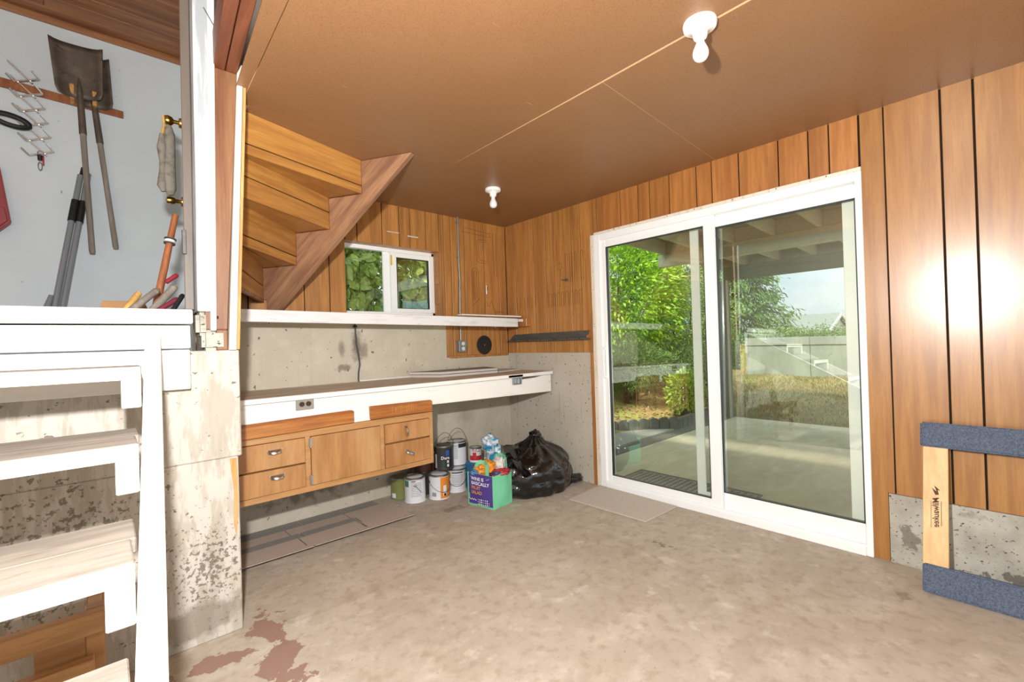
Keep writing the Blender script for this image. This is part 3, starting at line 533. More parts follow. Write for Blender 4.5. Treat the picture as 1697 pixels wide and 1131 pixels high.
# cabinet
cb = thing('hanging_cabinet', (-1.9, -.4, .36), 'plywood cabinet with four drawers and a door hung under the workbench', 'cabinet')
cz0, cz1, cxa, cxb = .362, .722, -2.58, -1.277
under(obj('carcass', MB().box(cxa, cxb, -.584, -.578, cz0 + .01, cz1).box(cxb - .018, cxb, -.578, -.10, cz0, cz1).box(cxa, cxb - .018, -.578, -.10, cz0, cz0 + .016).box(cxa, cxb - .018, -.11, -.10, cz0 + .016, cz1).box(cxa, cxa + .018, -.578, -.11, cz0 + .016, cz1), M['cab_ply'], None), cb)
under(obj('face_frame', MB().box(cxa, cxb, -.603, -.584, .682, cz1).box(cxa, cxb, -.603, -.584, cz0, .394).box(-2.137, -2.108, -.603, -.584, .394, .682).box(-1.672, -1.646, -.603, -.584, .394, .682).box(-1.303, cxb, -.603, -.584, .394, .682), M['cab_rail'], None, .001), cb)
def pull(parent, x, z, ang=0):
    mb = MB(); n = 9; m_ = 5   # cup pull: quarter shell
    for j in range(m_ + 1):
        th = math.pi / 2 * j / m_
        for i in range(n + 1):
            ph = math.pi * i / n
            mb.v.append((.030 * math.cos(ph) * (1 if j < m_ else .93), -.024 * math.cos(th) * math.sin(ph), .018 * math.sin(th) - .006))
    for j in range(m_):
        for i in range(n):
            q = j * (n + 1) + i; mb.f.append((q, q + 1, q + n + 2, q + n + 1))
    mb.box(-.034, .034, -.003, 0, .006, .013)
    mb.xf(T(x, -.6095, z) @ Matrix.Rotation(ang, 4, 'Y') @ Matrix.Scale(1.2, 4))
    o = obj('cup_pull', mb, M['chrome'], None, smooth=True); o.parent = parent; return o
def front(name, x0, x1, z0, z1):
    o = obj(name, MB().box(x0 + .003, x1 - .003, -.609, -.586, z0 + .003, z1 - .003), M['cab_ply'], None, .0015); return under(o, cb)
for (x0, x1, z0, z1, px_, pz, an) in ((cxa + .01, -2.137, .535, .682, -2.30, .628, 0), (cxa + .01, -2.137, .394, .532, -2.29, .487, 0), (-1.646, -1.303, .555, .682, -1.49, .618, 1.45), (-1.646, -1.303, .394, .551, -1.468, .468, .5)):
    o = front('drawer_front', x0, x1, z0, z1); pull(o, px_, pz, an)
o = front('cabinet_door', -2.108, -1.672, .394, .682)
for z in (.645, .43):
    h = obj('hinge', MB().box(-2.118, -2.098, -.6115, -.602, z - .024, z + .024).tube([(-2.110, -.613, z - .03), (-2.110, -.613, z + .03)], .005, 8), M['chrome'], None, .001); h.parent = o
# duplex outlet set in the apron, metal box at the far end
ou = thing('duplex_outlet', (-2.13, -.60, .87), 'grey metal outlet plate with brown sockets on the white bench apron', 'outlet')
under(obj('plate', MB().box(-2.182, -2.082, -.608, -.601, .84, .908), M['plate'], None, .003), ou)
for x in (-2.150, -2.113):
    s = under(obj('socket', MB().lathe([(0, 0), (.0145, 0), (.0145, .004), (0, .004)], 18).xf(T(x, -.608, .874) @ Matrix.Rotation(math.radians(90), 4, 'X')), M['brown_plug'], None), ou)
    sl = obj('slot_pair', MB().box(x - .007, x - .0045, -.6128, -.6118, .870, .880).box(x + .0045, x + .007, -.6128, -.6118, .870, .880), M['groove'], None); sl.parent = s
jb = thing('metal_junction_box', (-.46, -.6, .85), 'small galvanised junction box on the right end of the bench apron', 'electrical box')
under(obj('box_shell', MB().box(-.505, -.50, -.618, -.601, .845, .90).box(-.415, -.41, -.618, -.601, .845, .90).box(-.50, -.415, -.618, -.601, .845, .85).box(-.50, -.415, -.604, -.601, .85, .90), M['galv'], None, .001), jb)
under(obj('mounting_bar', MB().box(-.56, -.40, -.622, -.6185, .905, .925), M['galv'], None, .001), jb)
for x in (-.485, -.445): under(obj('clamp_screw', MB().box(x, x + .01, -.612, -.604, .852, .89), M['steel'], None, .001), jb)
# shelf
sh = thing('wall_shelf', (-1.3, -.16, 1.36), 'long thick white painted shelf under the small window', 'shelf')
under(obj('shelf_board', MB().prism([(-2.56, -.32, 1.368), (-.155, -.32, 1.335), (-.155, -.32, 1.412), (-2.56, -.32, 1.4435)], (0, .032, 0)), M['white_worn'], None, .003), sh)
under(obj('shelf_top', MB().prism([(-2.56, -.288, 1.415), (-.06, -.288, 1.385), (-.06, -.288, 1.41), (-2.56, -.288, 1.4425)], (0, .287, 0)), M['white_worn'], None), sh)
under(obj('end_ledger', MB().box(-.055, -.002, -.325, -.002, 1.34, 1.418), M['panel_header'], None, .003), sh)
for x in (-.42, -.30): under(obj('hook', MB().tube([(x, -.30, 1.352), (x, -.30, 1.33), (x + .01, -.30, 1.322), (x + .02, -.30, 1.33)], .0025, 6), M['steel'], None), sh)
ls = thing('wood_lath', (-.45, -.25, 1.42), 'thin raw wood strip lying on the right end of the white shelf', 'wood strip')
under(obj('lath', MB().prism([(-.80, -.335, 1.4315), (-.13, -.335, 1.4235), (-.13, -.335, 1.436), (-.80, -.335, 1.441)], (0, .06, 0)), M['white_worn'], None, .001), ls)
under(obj('lath_end', MB().box(-.30, -.17, -.336, -.27, 1.4366, 1.4405), M['raw_edge'], None), ls)
# boards lying on the bench
for nm, lab, x0, x1, y0, y1, z0, m_ in (('laminate_sheet', 'grey floor panel at the bottom of the small stack on the bench', -1.03, -.36, -.285, -.02, .9305, 0), ('laminate_sheet', 'grey floor panel on top of the small stack on the bench', -1.035, -.365, -.28, -.015, .9535, 0)):
    b0 = thing(nm, (-.7, -.15, z0), lab, 'panel', 'grey panels on the bench')
    under(obj('core', MB().prism([(-.985, y0, z0), (-.415, y0 - .03, z0), (-.33, -.03, z0), (-1.12, -.02, z0)], (0, 0, .018)), M['board_edge'], None, .001), b0)
    under(obj('face', MB().prism([(-.985, y0 + .001, z0 + .018), (-.415, y0 - .029, z0 + .018), (-.332, -.031, z0 + .018), (-1.118, -.021, z0 + .018)], (0, 0, .003)), M['board_grey'], None), b0)
b0 = thing('thin_board', (-.2, -.15, .93), 'thin grey offcut lying at the far right end of the bench', 'board')
under(obj('offcut', MB().prism([(-.40, -.31, .9305), (-.08, -.25, .9305), (-.05, -.03, .9305), (-.32, -.03, .9305)], (0, 0, .012)), M['board_edge'], None, .001), b0)

# ---- things on the walls
cd = thing('electrical_conduit', (-.58, -.01, 1.22), 'thin grey steel conduit running down the panelled back wall', 'conduit')
under(obj('pipe', MB().tube([(-.582, -.014, 2.345), (-.582, -.014, 2.28), (-.584, -.013, 2.0), (-.578, -.014, 1.75), (-.586, -.013, 1.5), (-.588, -.014, 1.22)], .008, 10), M['galv'], None, smooth=True), cd)
for z in (2.30, 1.98, 1.70): under(obj('strap', MB().box(-.602, -.564, -.006, -.001, z - .008, z + .008).tube([(-.583, -.014, z - .01), (-.583, -.014, z + .01)], .0105, 10), M['galv'], None), cd)
wo = thing('wall_outlet', (-.58, -.03, 1.12), 'grey metal outlet box with two white sockets on the back wall', 'outlet')
under(obj('box_shell', MB().box(-.628, -.548, -.045, -.001, 1.125, 1.222), M['galv'], None, .003), wo)
under(obj('cover', MB().box(-.630, -.546, -.049, -.0455, 1.123, 1.224), M['galv'], None, .001), wo)
for z in (1.197, 1.152): under(obj('socket', MB().lathe([(0, 0), (.017, 0), (.017, .004), (0, .004)], 18).xf(T(-.588, -.049, z) @ Matrix.Rotation(math.radians(90), 4, 'X')), M['ivory'], None), wo)
bl = thing('saw_blade', (-.312, -.01, 1.18), 'round black circular saw blade hanging on the panelled back wall', 'saw blade')
mb = MB(); n = 40; r0 = .092; prof = []
for k in range(n * 2): a = math.pi * k / n; r = r0 if k % 2 else r0 - .006; prof.append((-.312 + r * math.cos(a + (.04 if k % 2 else 0)), -.012, 1.178 + r * math.sin(a + (.04 if k % 2 else 0))))
under(obj('blade_disc', mb.prism(prof, (0, .003, 0)), M['blade'], None), bl)
under(obj('nail', MB().tube([(-.312, -.003, 1.185), (-.312, -.03, 1.186)], .005, 10), M['brass'], None), bl)
mb = MB().lathe([(0, 0), (.009, 0), (.009, .002), (0, .002)], 14).xf(T(-.312, -.0125, 1.182) @ Matrix.Rotation(math.radians(90), 4, 'X')); under(obj('arbor_ring', mb, M['brass'], None), bl)
ai = thing('metal_channel', (-.03, -.5, 1.2), 'dark grey notched sheet metal channel mounted on the panelled wall above the bench', 'metal channel')
under(obj('back_plate', MB().prism([(-.006, -.10, 1.268), (-.006, -.06, 1.24), (-.006, -.02, 1.205), (-.006, -1.03, 1.203), (-.006, -.985, 1.216), (-.006, -.985, 1.232), (-.006, -1.01, 1.245), (-.006, -1.02, 1.276), (-.006, -.40, 1.272)], (.0045, 0, 0)), M['dark_steel'], None), ai)
under(obj('bottom_flange', MB().box(-.05, -.006, -1.03, -.03, 1.198, 1.204), M['dark_steel'], None, .001), ai)
under(obj('flange_lip', MB().box(-.053, -.05, -1.03, -.06, 1.198, 1.216), M['dark_steel'], None, .001), ai)
for y in (-.15, -.31, -.335, -.50, -.66, -.69, -.82, -.95): under(obj('bolt_hole', MB().box(-.0545, -.053, y - .006, y + .006, 1.204, 1.212), M['groove'], None), ai)
mp_ = thing('bottle_opener', (-.252, -.005, 1.7), 'small silver metal plate screwed to the panelled corner', 'metal plate')
under(obj('plate', MB().box(-.262, -.242, -.006, -.001, 1.66, 1.75), M['steel'], None, .004), mp_)
under(obj('slot', MB().box(-.256, -.248, -.0068, -.006, 1.70, 1.735), M['dark_steel'], None), mp_)
under(obj('screw', MB().box(-.254, -.25, -.0068, -.006, 1.67, 1.678), M['dark_steel'], None), mp_)
hk = thing('wall_hook', (-.01, -.79, 1.72), 'small dark metal hook screwed into the panelling beside the sliding door', 'hook')
under(obj('bracket', MB().box(-.02, -.001, -.80, -.784, 1.712, 1.732), M['dark_steel'], None, .002), hk)
under(obj('prong', MB().tube([(-.02, -.79, 1.722), (-.04, -.775, 1.72), (-.045, -.765, 1.726)], .004, 8), M['dark_steel'], None, smooth=True), hk)
ck = thing('hanging_cable', (-1.56, -.02, .95), 'black cable hanging down the bare concrete from the white shelf', 'cable')
under(obj('cable', MB().tube([(-1.575, -.02, 1.40), (-1.57, -.02, 1.36), (-1.568, -.016, 1.30), (-1.562, -.014, 1.22), (-1.548, -.014, 1.14), (-1.54, -.014, 1.06), (-1.552, -.015, 1.0), (-1.555, -.016, .95), (-1.553, -.02, .932)], .006, 8), M['cable'], None, smooth=True), ck)
under(obj('clip', MB().box(-1.58, -1.556, -.027, -.001, 1.345, 1.36), M['black'], None, .002), ck)
tp = MB().box(-1.275, -1.165, -.0006, 0, 2.12, 2.127).box(-1.09, -.99, -.0006, 0, 2.105, 2.115)
flat_obj('tape_mark', tp, M['board_edge'], wb)

# ---- ceiling lamps
def lamp(x, y, s, lab):
    r = thing('ceiling_lampholder', (x, y, 2.345), lab, 'ceiling light', 'bare bulb ceiling lights')
    mb = MB().lathe([(0, 0), (.058, 0), (.060, -.010), (.056, -.020), (.036, -.026), (.027, -.034), (.025, -.052), (.022, -.058), (0, -.058)], 32)
    ob = obj('porcelain_base', mb, M['porcelain'], r, smooth=True)
    for a in (.6, .6 + math.pi):
        q = obj('screw', MB().lathe([(0, -.0225), (.005, -.0235), (.006, -.021)], 10, c=(.044 * math.cos(a), .044 * math.sin(a), 0)), M['steel'], r)
    prof = [(0, -.150), (.012, -.149), (.022, -.143), (.029, -.132), (.031, -.120), (.029, -.106), (.022, -.090), (.016, -.076), (.015, -.056)]
    obj('bulb', MB().lathe([(p[0] * s, -.056 + (p[1] + .056) * s) for p in prof], 28), M['bulb'], r, smooth=True)
lamp(-1.345, -2.62, .92, 'white porcelain lampholder with bare bulb, the one nearer the camera')
lamp(-.81, -.79, .92, 'white porcelain lampholder with bare bulb near the far corner')

# ---- paint cans
def on_cyl(mb, r, a0, z0):   # wrap flat (x, y) print round a can
    mb.v = [((r) * math.cos(a0 + v[0] / r), (r) * math.sin(a0 + v[0] / r), z0 + v[1]) for v in mb.v]; return mb
def patch(r, a0, a1, z0, z1, n=10):
    mb = MB()
    for k in range(n + 1):
        a = a0 + (a1 - a0) * k / n; mb.v += [(r * math.cos(a), r * math.sin(a), z0), (r * math.cos(a), r * math.sin(a), z1)]
    mb.f = [(2 * k, 2 * k + 2, 2 * k + 3, 2 * k + 1) for k in range(n)]; return mb
def can(x, y, z, body, lab, patches=(), texts=(), r=.081, h=.19, bail=None, lid=True, rot=0, bands=True):
    o = thing('paint_can', (x, y, z), lab, 'paint can', 'paint cans by the cabinet')
    view = math.atan2(-3.356 - y, -2.99 - x) + rot     # angle at which the label faces the room
    prof = [(r - .003, .001), (r + .001, .003), (r + .001, .007), (r - .002, .010), (r - .002, h - .016), (r + .001, h - .012), (r + .001, h - .006), (r - .002, h - .004)]
    obj('can_body', MB().lathe(prof, 36), M[body], o, smooth=True)
    rm = MB().lathe([(r + .0015, h - .012), (r + .002, h - .002), (r - .006, h), (r - .012, h - .008), (r - .012, h - .010)], 36); obj('rim', rm, M['steel'], o, smooth=True)
    if lid: obj('lid', MB().lathe([(r - .011, h - .012), (r - .011, h - .003), (r - .018, h - .002), (r - .022, h - .007), (0, h - .007)], 36), M['steel'], o, smooth=True)
    for a0, a1, z0, z1, m_ in patches: flat_obj('paper_label', patch(r - .0010 + .0004 * (list(patches).index((a0, a1, z0, z1, m_)) % 3), view + a0, view + a1, z0, z1), M[m_], o)
    for body_t, size, a, zz, m_ in texts: flat_obj('lettering', on_cyl(text_mb(body_t, size, thick=.0004), r + .0008, view + a, zz), M[m_], o)
    if bail is not None:
        ang, droop = bail; pts = []
        for k in range(13):
            t_ = math.pi * k / 12; a = view + ang
            u_ = math.cos(t_) * (r + .003); v_ = math.sin(t_) * (.165 if droop > 0 else .095)
            side = Vector((-math.sin(a), math.cos(a), 0)); fwd = Vector((math.cos(a), math.sin(a), 0))
            c, s_ = math.cos(droop), math.sin(droop)
            p = side * u_ + fwd * (v_ * c + (.035 * math.sin(t_) if droop < 0 else 0)) + Vector((0, 0, h * .72 + v_ * s_)); pts.append(p)
        obj('wire_handle', MB().tube(pts, .0022, 6), M['steel'], o, smooth=True)
        for s_ in (-1, 1): obj('handle_ear', MB().lathe([(0, -.003), (.012, -.002), (.012, .001), (0, .002)], 14).xf(T(*(Vector((-math.sin(view + ang), math.cos(view + ang), 0)) * s_ * (r - .001) + Vector((0, 0, h * .72)))) @ Matrix.Rotation(view + ang + math.pi / 2, 4, 'Z') @ Matrix.Rotation(math.pi / 2, 4, 'Y')), M['steel'], o)
    return o
GL = [(-.62 + .0, .62, .150 - .011 * k, .1535 - .011 * k, 'print_grey') for k in range(8)]
can(-1.275, -.095, 0, 'can_olive', 'olive green paint can half hidden under the cabinet', [(-1.0, -.5, .015, .05, 'can_white')], r=.075, h=.165)
can(-1.235, -.255, 0, 'can_white', 'white paint can with green label corner, front left of the cans', [(-1.15, -.62, .125, .172, 'lab_green'), (-.95, -.80, .138, .155, 'lab_red'), (-.36, .06, .164, .170, 'lab_dark')] + [(-.36, .62, .15 - .012 * k, .1535 - .012 * k, 'print_grey') for k in range(9)], bail=(1.6, -1.2))
can(-1.065, -.33, 0, 'can_white', 'white paint can with an orange label, front middle of the cans', [(.12, 1.6, .012, .172, 'lab_orange'), (.40, .75, .03, .11, 'can_white'), (.45, .70, .03, .05, 'lab_dark'), (-.75, -.3, .03, .06, 'print_grey')], bail=(.45, -.9))
can(-.875, -.29, 0, 'can_white', 'white paint can beside the tote bag, bottom of its stack', [(-.95, -.55, .12, .168, 'lab_yellow'), (-.45, .7, .158, .167, 'lab_dark')] + [(-.45, .7, .14 - .012 * k, .1435 - .012 * k, 'print_grey') for k in range(7)], bail=(.1, -1.0))
can(-1.095, -.135, 0, 'can_dark', 'dark paint can hidden behind the front cans, bottom of its stack')
can(-1.105, -.165, .1895, 'can_brown', 'dark red brown paint can tucked under the cabinet edge', [(-1.1, -.6, .02, .15, 'can_dark'), (-.2, .5, .14, .146, 'rag_white'), (-.3, .4, .07, .074, 'rag_white')], r=.075, h=.165)
can(-.965, -.25, .1905, 'can_dark', 'dark metallic paint can with blue label, on top of the stack', [(-1.0, -.72, .02, .13, 'can_white'), (.12, .9, .02, .165, 'lab_dark'), (.25, .62, .115, .16, 'lab_blue'), (-.3, .1, .03, .08, 'darkgreen'), (.35, .55, .06, .08, 'can_white'), (.35, .55, .03, .05, 'can_white')], [('Dura', .034, .18, .10, 'print_white')], bail=(.3, 1.25), h=.195)
can(-.80, -.205, .1905, 'can_white', 'white and navy paint can with raised wire handle, on top of its stack', [(.15, 1.4, .145, .178, 'lab_dark'), (-.6, .1, .158, .165, 'print_grey')] + [(-.62, .08, .145 - .011 * k, .1485 - .011 * k, 'print_grey') for k in range(9)], bail=(.2, 1.35), h=.195)
bx = thing('blue_box', (-.70, -.33, 0), 'small pale blue box between the paint cans and tote bag', 'box')
under(obj('carton', MB().box(-.775, -.64, -.40, -.25, 0, .205), M['rag_blue'], None, .006), bx)
under(obj('carton_flap', MB().box(-.77, -.645, -.403, -.4005, .05, .19), M['pack_white'], None), bx)
can(-.695, -.325, .2055, 'can_white', 'small white and red primer can marked KILZ', [(-1.2, 1.2, .02, .058, 'lab_red'), (-.5, .1, .05, .085, 'lab_red')], [('KILZ', .034, .12, .102, 'lab_red')], r=.052, h=.125)

# ---- blobs of cloth and film
def lump(name, c, r, sc3, m_, lab, cat, seed, amp=.3, fr=2.2, sub=3, fold=0):
    bm = bmesh.new(); bmesh.ops.create_icosphere(bm, subdivisions=sub, radius=1)
    for v in bm.verts:
        d = v.co.normalized(); q = 1 + amp * noise.noise(d * fr + Vector((seed, seed * .7, 0))) + amp * .5 * noise.noise(d * fr * 2.7 + Vector((0, seed, 3)))
        if fold: q += fold * abs(noise.noise(d * fr * 3 + Vector((seed, 1, 1))))
        v.co = Vector((d.x * sc3[0], d.y * sc3[1], d.z * sc3[2])) * r * q
    me = bpy.data.meshes.new(name); bm.to_mesh(me); bm.free(); me.shade_smooth(); me.materials.append(M[m_])
    o = bpy.data.objects.new(name, me); o.location = c; link(o); return tag(o, lab, cat)

# ---- trash bag
tb = thing('bin_bag', (-.405, -.70, 0), 'full shiny black plastic bin bag tied at the top', 'bin bag')
bm = bmesh.new(); NU, NV = 96, 64
grid = []
for j in range(NV + 1):
    t_ = j / NV; row = []
    for i in range(NU):
        a = 2 * math.pi * i / NU
        if t_ < .78:
            h_ = .355 * (t_ / .78) ** 1.0; rr = .305 * (1 - .16 * (1 - min(t_ / .22, 1)) ** 2) * (1 - .62 * max(0, (t_ - .20) / .58) ** 3.2)
        else:
            u_ = (t_ - .78) / .22; h_ = .355 + .085 * u_ ** 1.6; rr = .096 * (1 - u_) ** 1.1 + .020
        f = t_ ** 2
        rr *= 1 + .10 * noise.noise(Vector((math.cos(a) * 1.1, math.sin(a) * 1.1, t_ * 1.5 + 3))) + f * .16 * math.sin(a * 11 + 3 * noise.noise(Vector((math.cos(a), math.sin(a), t_ * 2)))) * (1 if t_ < .97 else .4)
        cr = abs(noise.noise(Vector((math.cos(a) * 2.3, math.sin(a) * 2.3, t_ * 3.6)))) + .35 * abs(noise.noise(Vector((math.cos(a) * 5, math.sin(a) * 5, t_ * 8))))
        rr *= 1 + .15 * (cr - .25)
        px_ = rr * math.cos(a) * 1.16; py = rr * math.sin(a) * .95
        row.append(bm.verts.new((px_ + .05 * t_ - .015, py, max(h_ * (1 + .10 * noise.noise(Vector((math.cos(a), math.sin(a), 9)))), .001))))
    grid.append(row)
for j in range(NV):
    for i in range(NU): bm.faces.new((grid[j][i], grid[j][(i + 1) % NU], grid[j + 1][(i + 1) % NU], grid[j + 1][i]))
bm.faces.new(grid[0][::-1]); bm.faces.new(grid[-1])
me = bpy.data.meshes.new('sack'); bm.to_mesh(me); bm.free(); me.shade_smooth(); me.materials.append(M['trash']); o = bpy.data.objects.new('sack', me); link(o, tb)
k1 = lump('knot', (0, 0, 0), .038, (1.3, 1.1, .8), 'trash', None, None, 4, .5, 2.5, 3, .4); k1.parent = tb; k1.location = (.045, 0, .425)
k2 = lump('corner_tail', (0, 0, 0), .05, (1.5, .9, .6), 'trash', None, None, 8, .4, 2, 3, .3); k2.parent = tb; k2.location = (.30, -.20, .05)
# loose collar of film towards the paint cans
mb = MB(); q = []
for j in range(9):
    for i in range(13):
        u_, v_ = i / 12, j / 8
        p = Vector((-.36 + .30 * u_, -.05 - .22 * v_ + .10 * u_, .42 - .22 * u_ * .3 - .20 * v_)) + Vector((.02, .015, .03)) * noise.noise(Vector((u_ * 4, v_ * 4, 2))) * 1.4
        q.append(p)
mb.add(q, [(j * 13 + i, j * 13 + i + 1, (j + 1) * 13 + i + 1, (j + 1) * 13 + i) for j in range(8) for i in range(12)])
o = flat_obj('loose_flap', mb, M['trash'], tb); o.data.shade_smooth()

# ---- tote bag
tt = thing('tote_bag', (-.90, -.70, 0), 'purple and mint reusable tote bag full of rags', 'bag')
c0, c1, c2, c3 = Vector((-.995, -.612, 0)), Vector((-.948, -.857, 0)), Vector((-.745, -.826, 0)), Vector((-.79, -.585, 0))
Hb = .238
def sheet_mb(a, b_, h, nu=10, nv=10, bulge=.012, seed=0, off=0., lean_=0):
    nrm_ = (b_ - a).cross(Vector((0, 0, 1))).normalized(); mb = MB()
    for j in range(nv + 1):
        for i in range(nu + 1):
            u_, v_ = i / nu, j / nv; p = a.lerp(b_, u_) + Vector((0, 0, h * v_))
            p += nrm_ * (off + bulge * math.sin(math.pi * u_) * math.sin(math.pi * min(v_ * 1.2, 1)) + .006 * noise.noise(Vector((u_ * 4 + seed, v_ * 4, seed))) * (1 if 0 < i < nu else 0) + lean_ * v_)
            mb.v.append(tuple(p))
    mb.f = [(j * (nu + 1) + i, j * (nu + 1) + i + 1, (j + 1) * (nu + 1) + i + 1, (j + 1) * (nu + 1) + i) for j in range(nv) for i in range(nu)]
    return mb
def place(name, mb, m_, sm=True):
    o = flat_obj(name, mb, M[m_], None)
    if sm: o.data.shade_smooth()
    return under(o, tt)
CC = (c0 + c1 + c2 + c3) / 4
for i_, (a, b_) in enumerate(((c0, c1), (c1, c2), (c2, c3), (c3, c0))):
    place('side_panel', sheet_mb(a, b_, Hb, seed=i_ * 3), 'mint')
place('bottom_panel', MB().add([tuple(c + Vector((0, 0, .002))) for c in (c0, c1, c2, c3)], [(0, 1, 2, 3)]), 'mint', False)
ins = lambda p: p
pa = c0.lerp(c1, .06) + Vector((0, 0, .014)); pb = c0.lerp(c1, .97) + Vector((0, 0, .014))
pr = place('front_print', sheet_mb(pa, pb, Hb - .016, off=.0035, seed=0), 'purple')
dirx = (c1 - c0).normalized(); nf = dirx.cross(Vector((0, 0, 1))).normalized()
def tote_text(body, size, u_, z, m_, al='LEFT'):
    mb = text_mb(body, size, align=al, thick=.0007)
    o_ = c0 + dirx * u_ + Vector((0, 0, z)) + nf * .0235
    mb.v = [tuple(o_ + dirx * v[0] + Vector((0, 0, v[1])) + nf * (-.012 * (abs(v[0] + u_ - .125) / .125) ** 2)) for v in mb.v]
    o = flat_obj('lettering', mb, M[m_], None); o.parent = pr
tote_text('WINE IS', .034, .055, .205, 'print_white'); tote_text('BASICALLY', .034, .055, .172, 'print_white')
tote_text('FRUIT', .034, .055, .139, 'print_orange'); tote_text('SALAD', .034, .055, .106, 'print_orange')
mb = MB()
for r_ in range(3):
    for k in range(7 if r_ else 6):
        uu = .118 + .0165 * k; z_ = .058 - .016 * r_
        o_ = c0 + dirx * uu + Vector((0, 0, z_)) + nf * (.021 - .012 * (abs(uu - .125) / .125) ** 2); s_ = .0032 + .001 * ((k * 7 + r_ * 3) % 3)
        mb.add([tuple(o_ + dirx * -s_ + Vector((0, 0, -s_ * .8))), tuple(o_ + dirx * s_ + Vector((0, 0, -s_ * .8))), tuple(o_ + dirx * s_ * .7 + Vector((0, 0, s_))), tuple(o_ - dirx * s_ * .7 + Vector((0, 0, s_)))], [(0, 1, 2, 3)])
o = flat_obj('printed_icons', mb, M['print_white'], None); o.parent = pr
mb = MB(); pts = [(.028 + .0065 * k, .052 + .007 * math.sin(k * 1.7)) for k in range(12)]
for a, b_ in zip(pts[:-1], pts[1:]):
    A_, B_ = [c0 + dirx * p[0] + Vector((0, 0, p[1])) + nf * .0185 for p in (a, b_)]; mb.bar(A_, B_, .0028, .0008, up=nf)
o = flat_obj('script_logo', mb, M['print_white'], None); o.parent = pr
for (a, b_, hh) in ((c0, c1, .075), (c3, c2, .085)):
    d_ = (b_ - a); n_ = d_.cross(Vector((0, 0, 1))).normalized(); mb = MB(); pts = []
    for k in range(15):
        t_ = k / 14; u_ = .20 + .6 * t_; z_ = Hb - .03 + (hh + .03) * min(1, math.sin(math.pi * t_) * 1.5)
        pts.append(a + d_ * u_ + Vector((0, 0, z_)) + n_ * (.004 - .05 * math.sin(math.pi * t_)))
    for p, q in zip(pts[:-1], pts[1:]): mb.bar(p, q + (q - p) * .06, .03, .003, up=n_.cross((q - p)).cross(q - p) if False else (q - p).cross(n_.cross(q - p)))
    place('handle', mb, 'mint', False)
lump('orange_rag', (-.885, -.70, .265), .062, (1.25, 1, .75), 'rag_orange', 'crumpled orange cloth sticking out of the tote bag', 'cloth', 3, .45, 2.2, 4, .3)
lump('white_rag', (-.79, -.74, .27), .048, (.75, 1, 1.3), 'rag_white', 'crumpled white cloth on the right of the tote bag top', 'cloth', 9, .45, 2.2, 4, .3)
lump('red_rag', (-.825, -.80, .235), .05, (1.4, .9, .5), 'rag_red', 'red and white packet in the front of the tote bag', 'cloth', 14, .4, 2.2, 4, .3)
lump('blue_rag', (-.925, -.66, .235), .05, (1.3, 1, .6), 'rag_blue', 'blue cloth at the left of the tote bag top', 'cloth', 21, .4, 2.2, 4, .3)
jl = thing('jar', (-.872, -.812, .17), 'small jar with a dark blue lid in the tote bag', 'jar')
under(obj('jar_body', MB().lathe([(.03, .0), (.031, .06), (.028, .066)], 20, c=(-.872, -.803, .17)), M['can_white'], None, smooth=True), jl)
under(obj('lid', MB().lathe([(.033, .06), (.034, .078), (.031, .082), (0, .083)], 24, c=(-.872, -.803, .17)), M['lid_blue'], None, smooth=True), jl)
# blue and white film pack behind the tote
pk = thing('wipes_pack', (-.645, -.50, 0), 'crumpled blue and white plastic pack leaning behind the tote bag', 'pack')
o = lump('film_bag', (0, 0, 0), .14, (.42, .5, 1.25), 'pack_white', None, None, 31, .35, 2.0, 4, .35); o.parent = pk; o.location = (0, 0, .19)
o = lump('torn_top', (0, 0, 0), .05, (1.2, 1.0, 1.0), 'pack_white', None, None, 37, .5, 1.8, 4, .3); o.parent = pk; o.location = (-.02, .02, .385)
o = lump('liquid_window', (0, 0, 0), .06, (.8, .8, 1.1), 'pack_blue', None, None, 41, .2, 2.0, 3); o.parent = pk; o.location = (-.035, -.065, .25)

# ---- floor mats
dm = tag(obj('door_mat', MB().prism([(-.435, -1.115, .0005), (-.012, -1.085, .0005), (-.03, -1.765, .0005), (-.418, -1.75, .0005)], (0, 0, .009)), M['mat_beige'], None, .003), 'plain beige carpet mat on the floor inside the sliding door', 'mat')
shg = thing('shingle_sheet', (-1.9, -.3, 0), 'overlapping brown and dark asphalt roof shingles lying below the cabinet', 'shingles')
rows = [(-.02, -.155, 'shingle_b', [-2.50, -1.50]), (-.145, -.285, 'shingle_a', [-2.55, -2.06, -1.72, -1.385]), (-.275, -.40, 'shingle_b', [-2.55, -2.06, -1.735]), (-.275, -.39, 'shingle_a', [-1.73, -1.415]), (-.39, -.55, 'shingle_a', [-2.55, -2.105, -2.08, -1.70, -1.415]), (-.54, -.585, 'shingle_a', [-2.10, -1.41])]
rows = [(-.02, -.150, 'shingle_b', [-2.50, -2.02, -1.475]), (-.140, -.275, 'shingle_a', [-2.55, -2.14, -1.75, -1.385]), (-.265, -.37, 'shingle_b', [-2.55, -2.09, -1.735]), (-.265, -.42, 'shingle_a', [-1.73, -1.42]), (-.36, -.535, 'shingle_a', [-2.55, -2.125, -1.755]), (-.41, -.535, 'shingle_a', [-1.75, -1.435]), (-.525, -.57, 'shingle_a', [-2.55, -2.10, -1.435])]
for k, (y0, y1, m_, xs) in enumerate(rows):
    for a, b_ in zip(xs[:-1], xs[1:]):
        sk = .10
        z0 = .0006 + .0035 * k
        f_ = lambda x, y: (x + sk * (y + .02) * -.2, y + random.uniform(-.002, .002))
        pts = [f_(a + .004, y0), f_(b_ - .004, y0), f_(b_ - .004, y1), f_(a + .004, y1)]
        under(obj('shingle_tab', MB().prism([(p[0], p[1], z0 + (.002 if i > 1 else 0)) for i, p in enumerate(pts)], (0, 0, .004)), M[m_], None, .0008), shg)

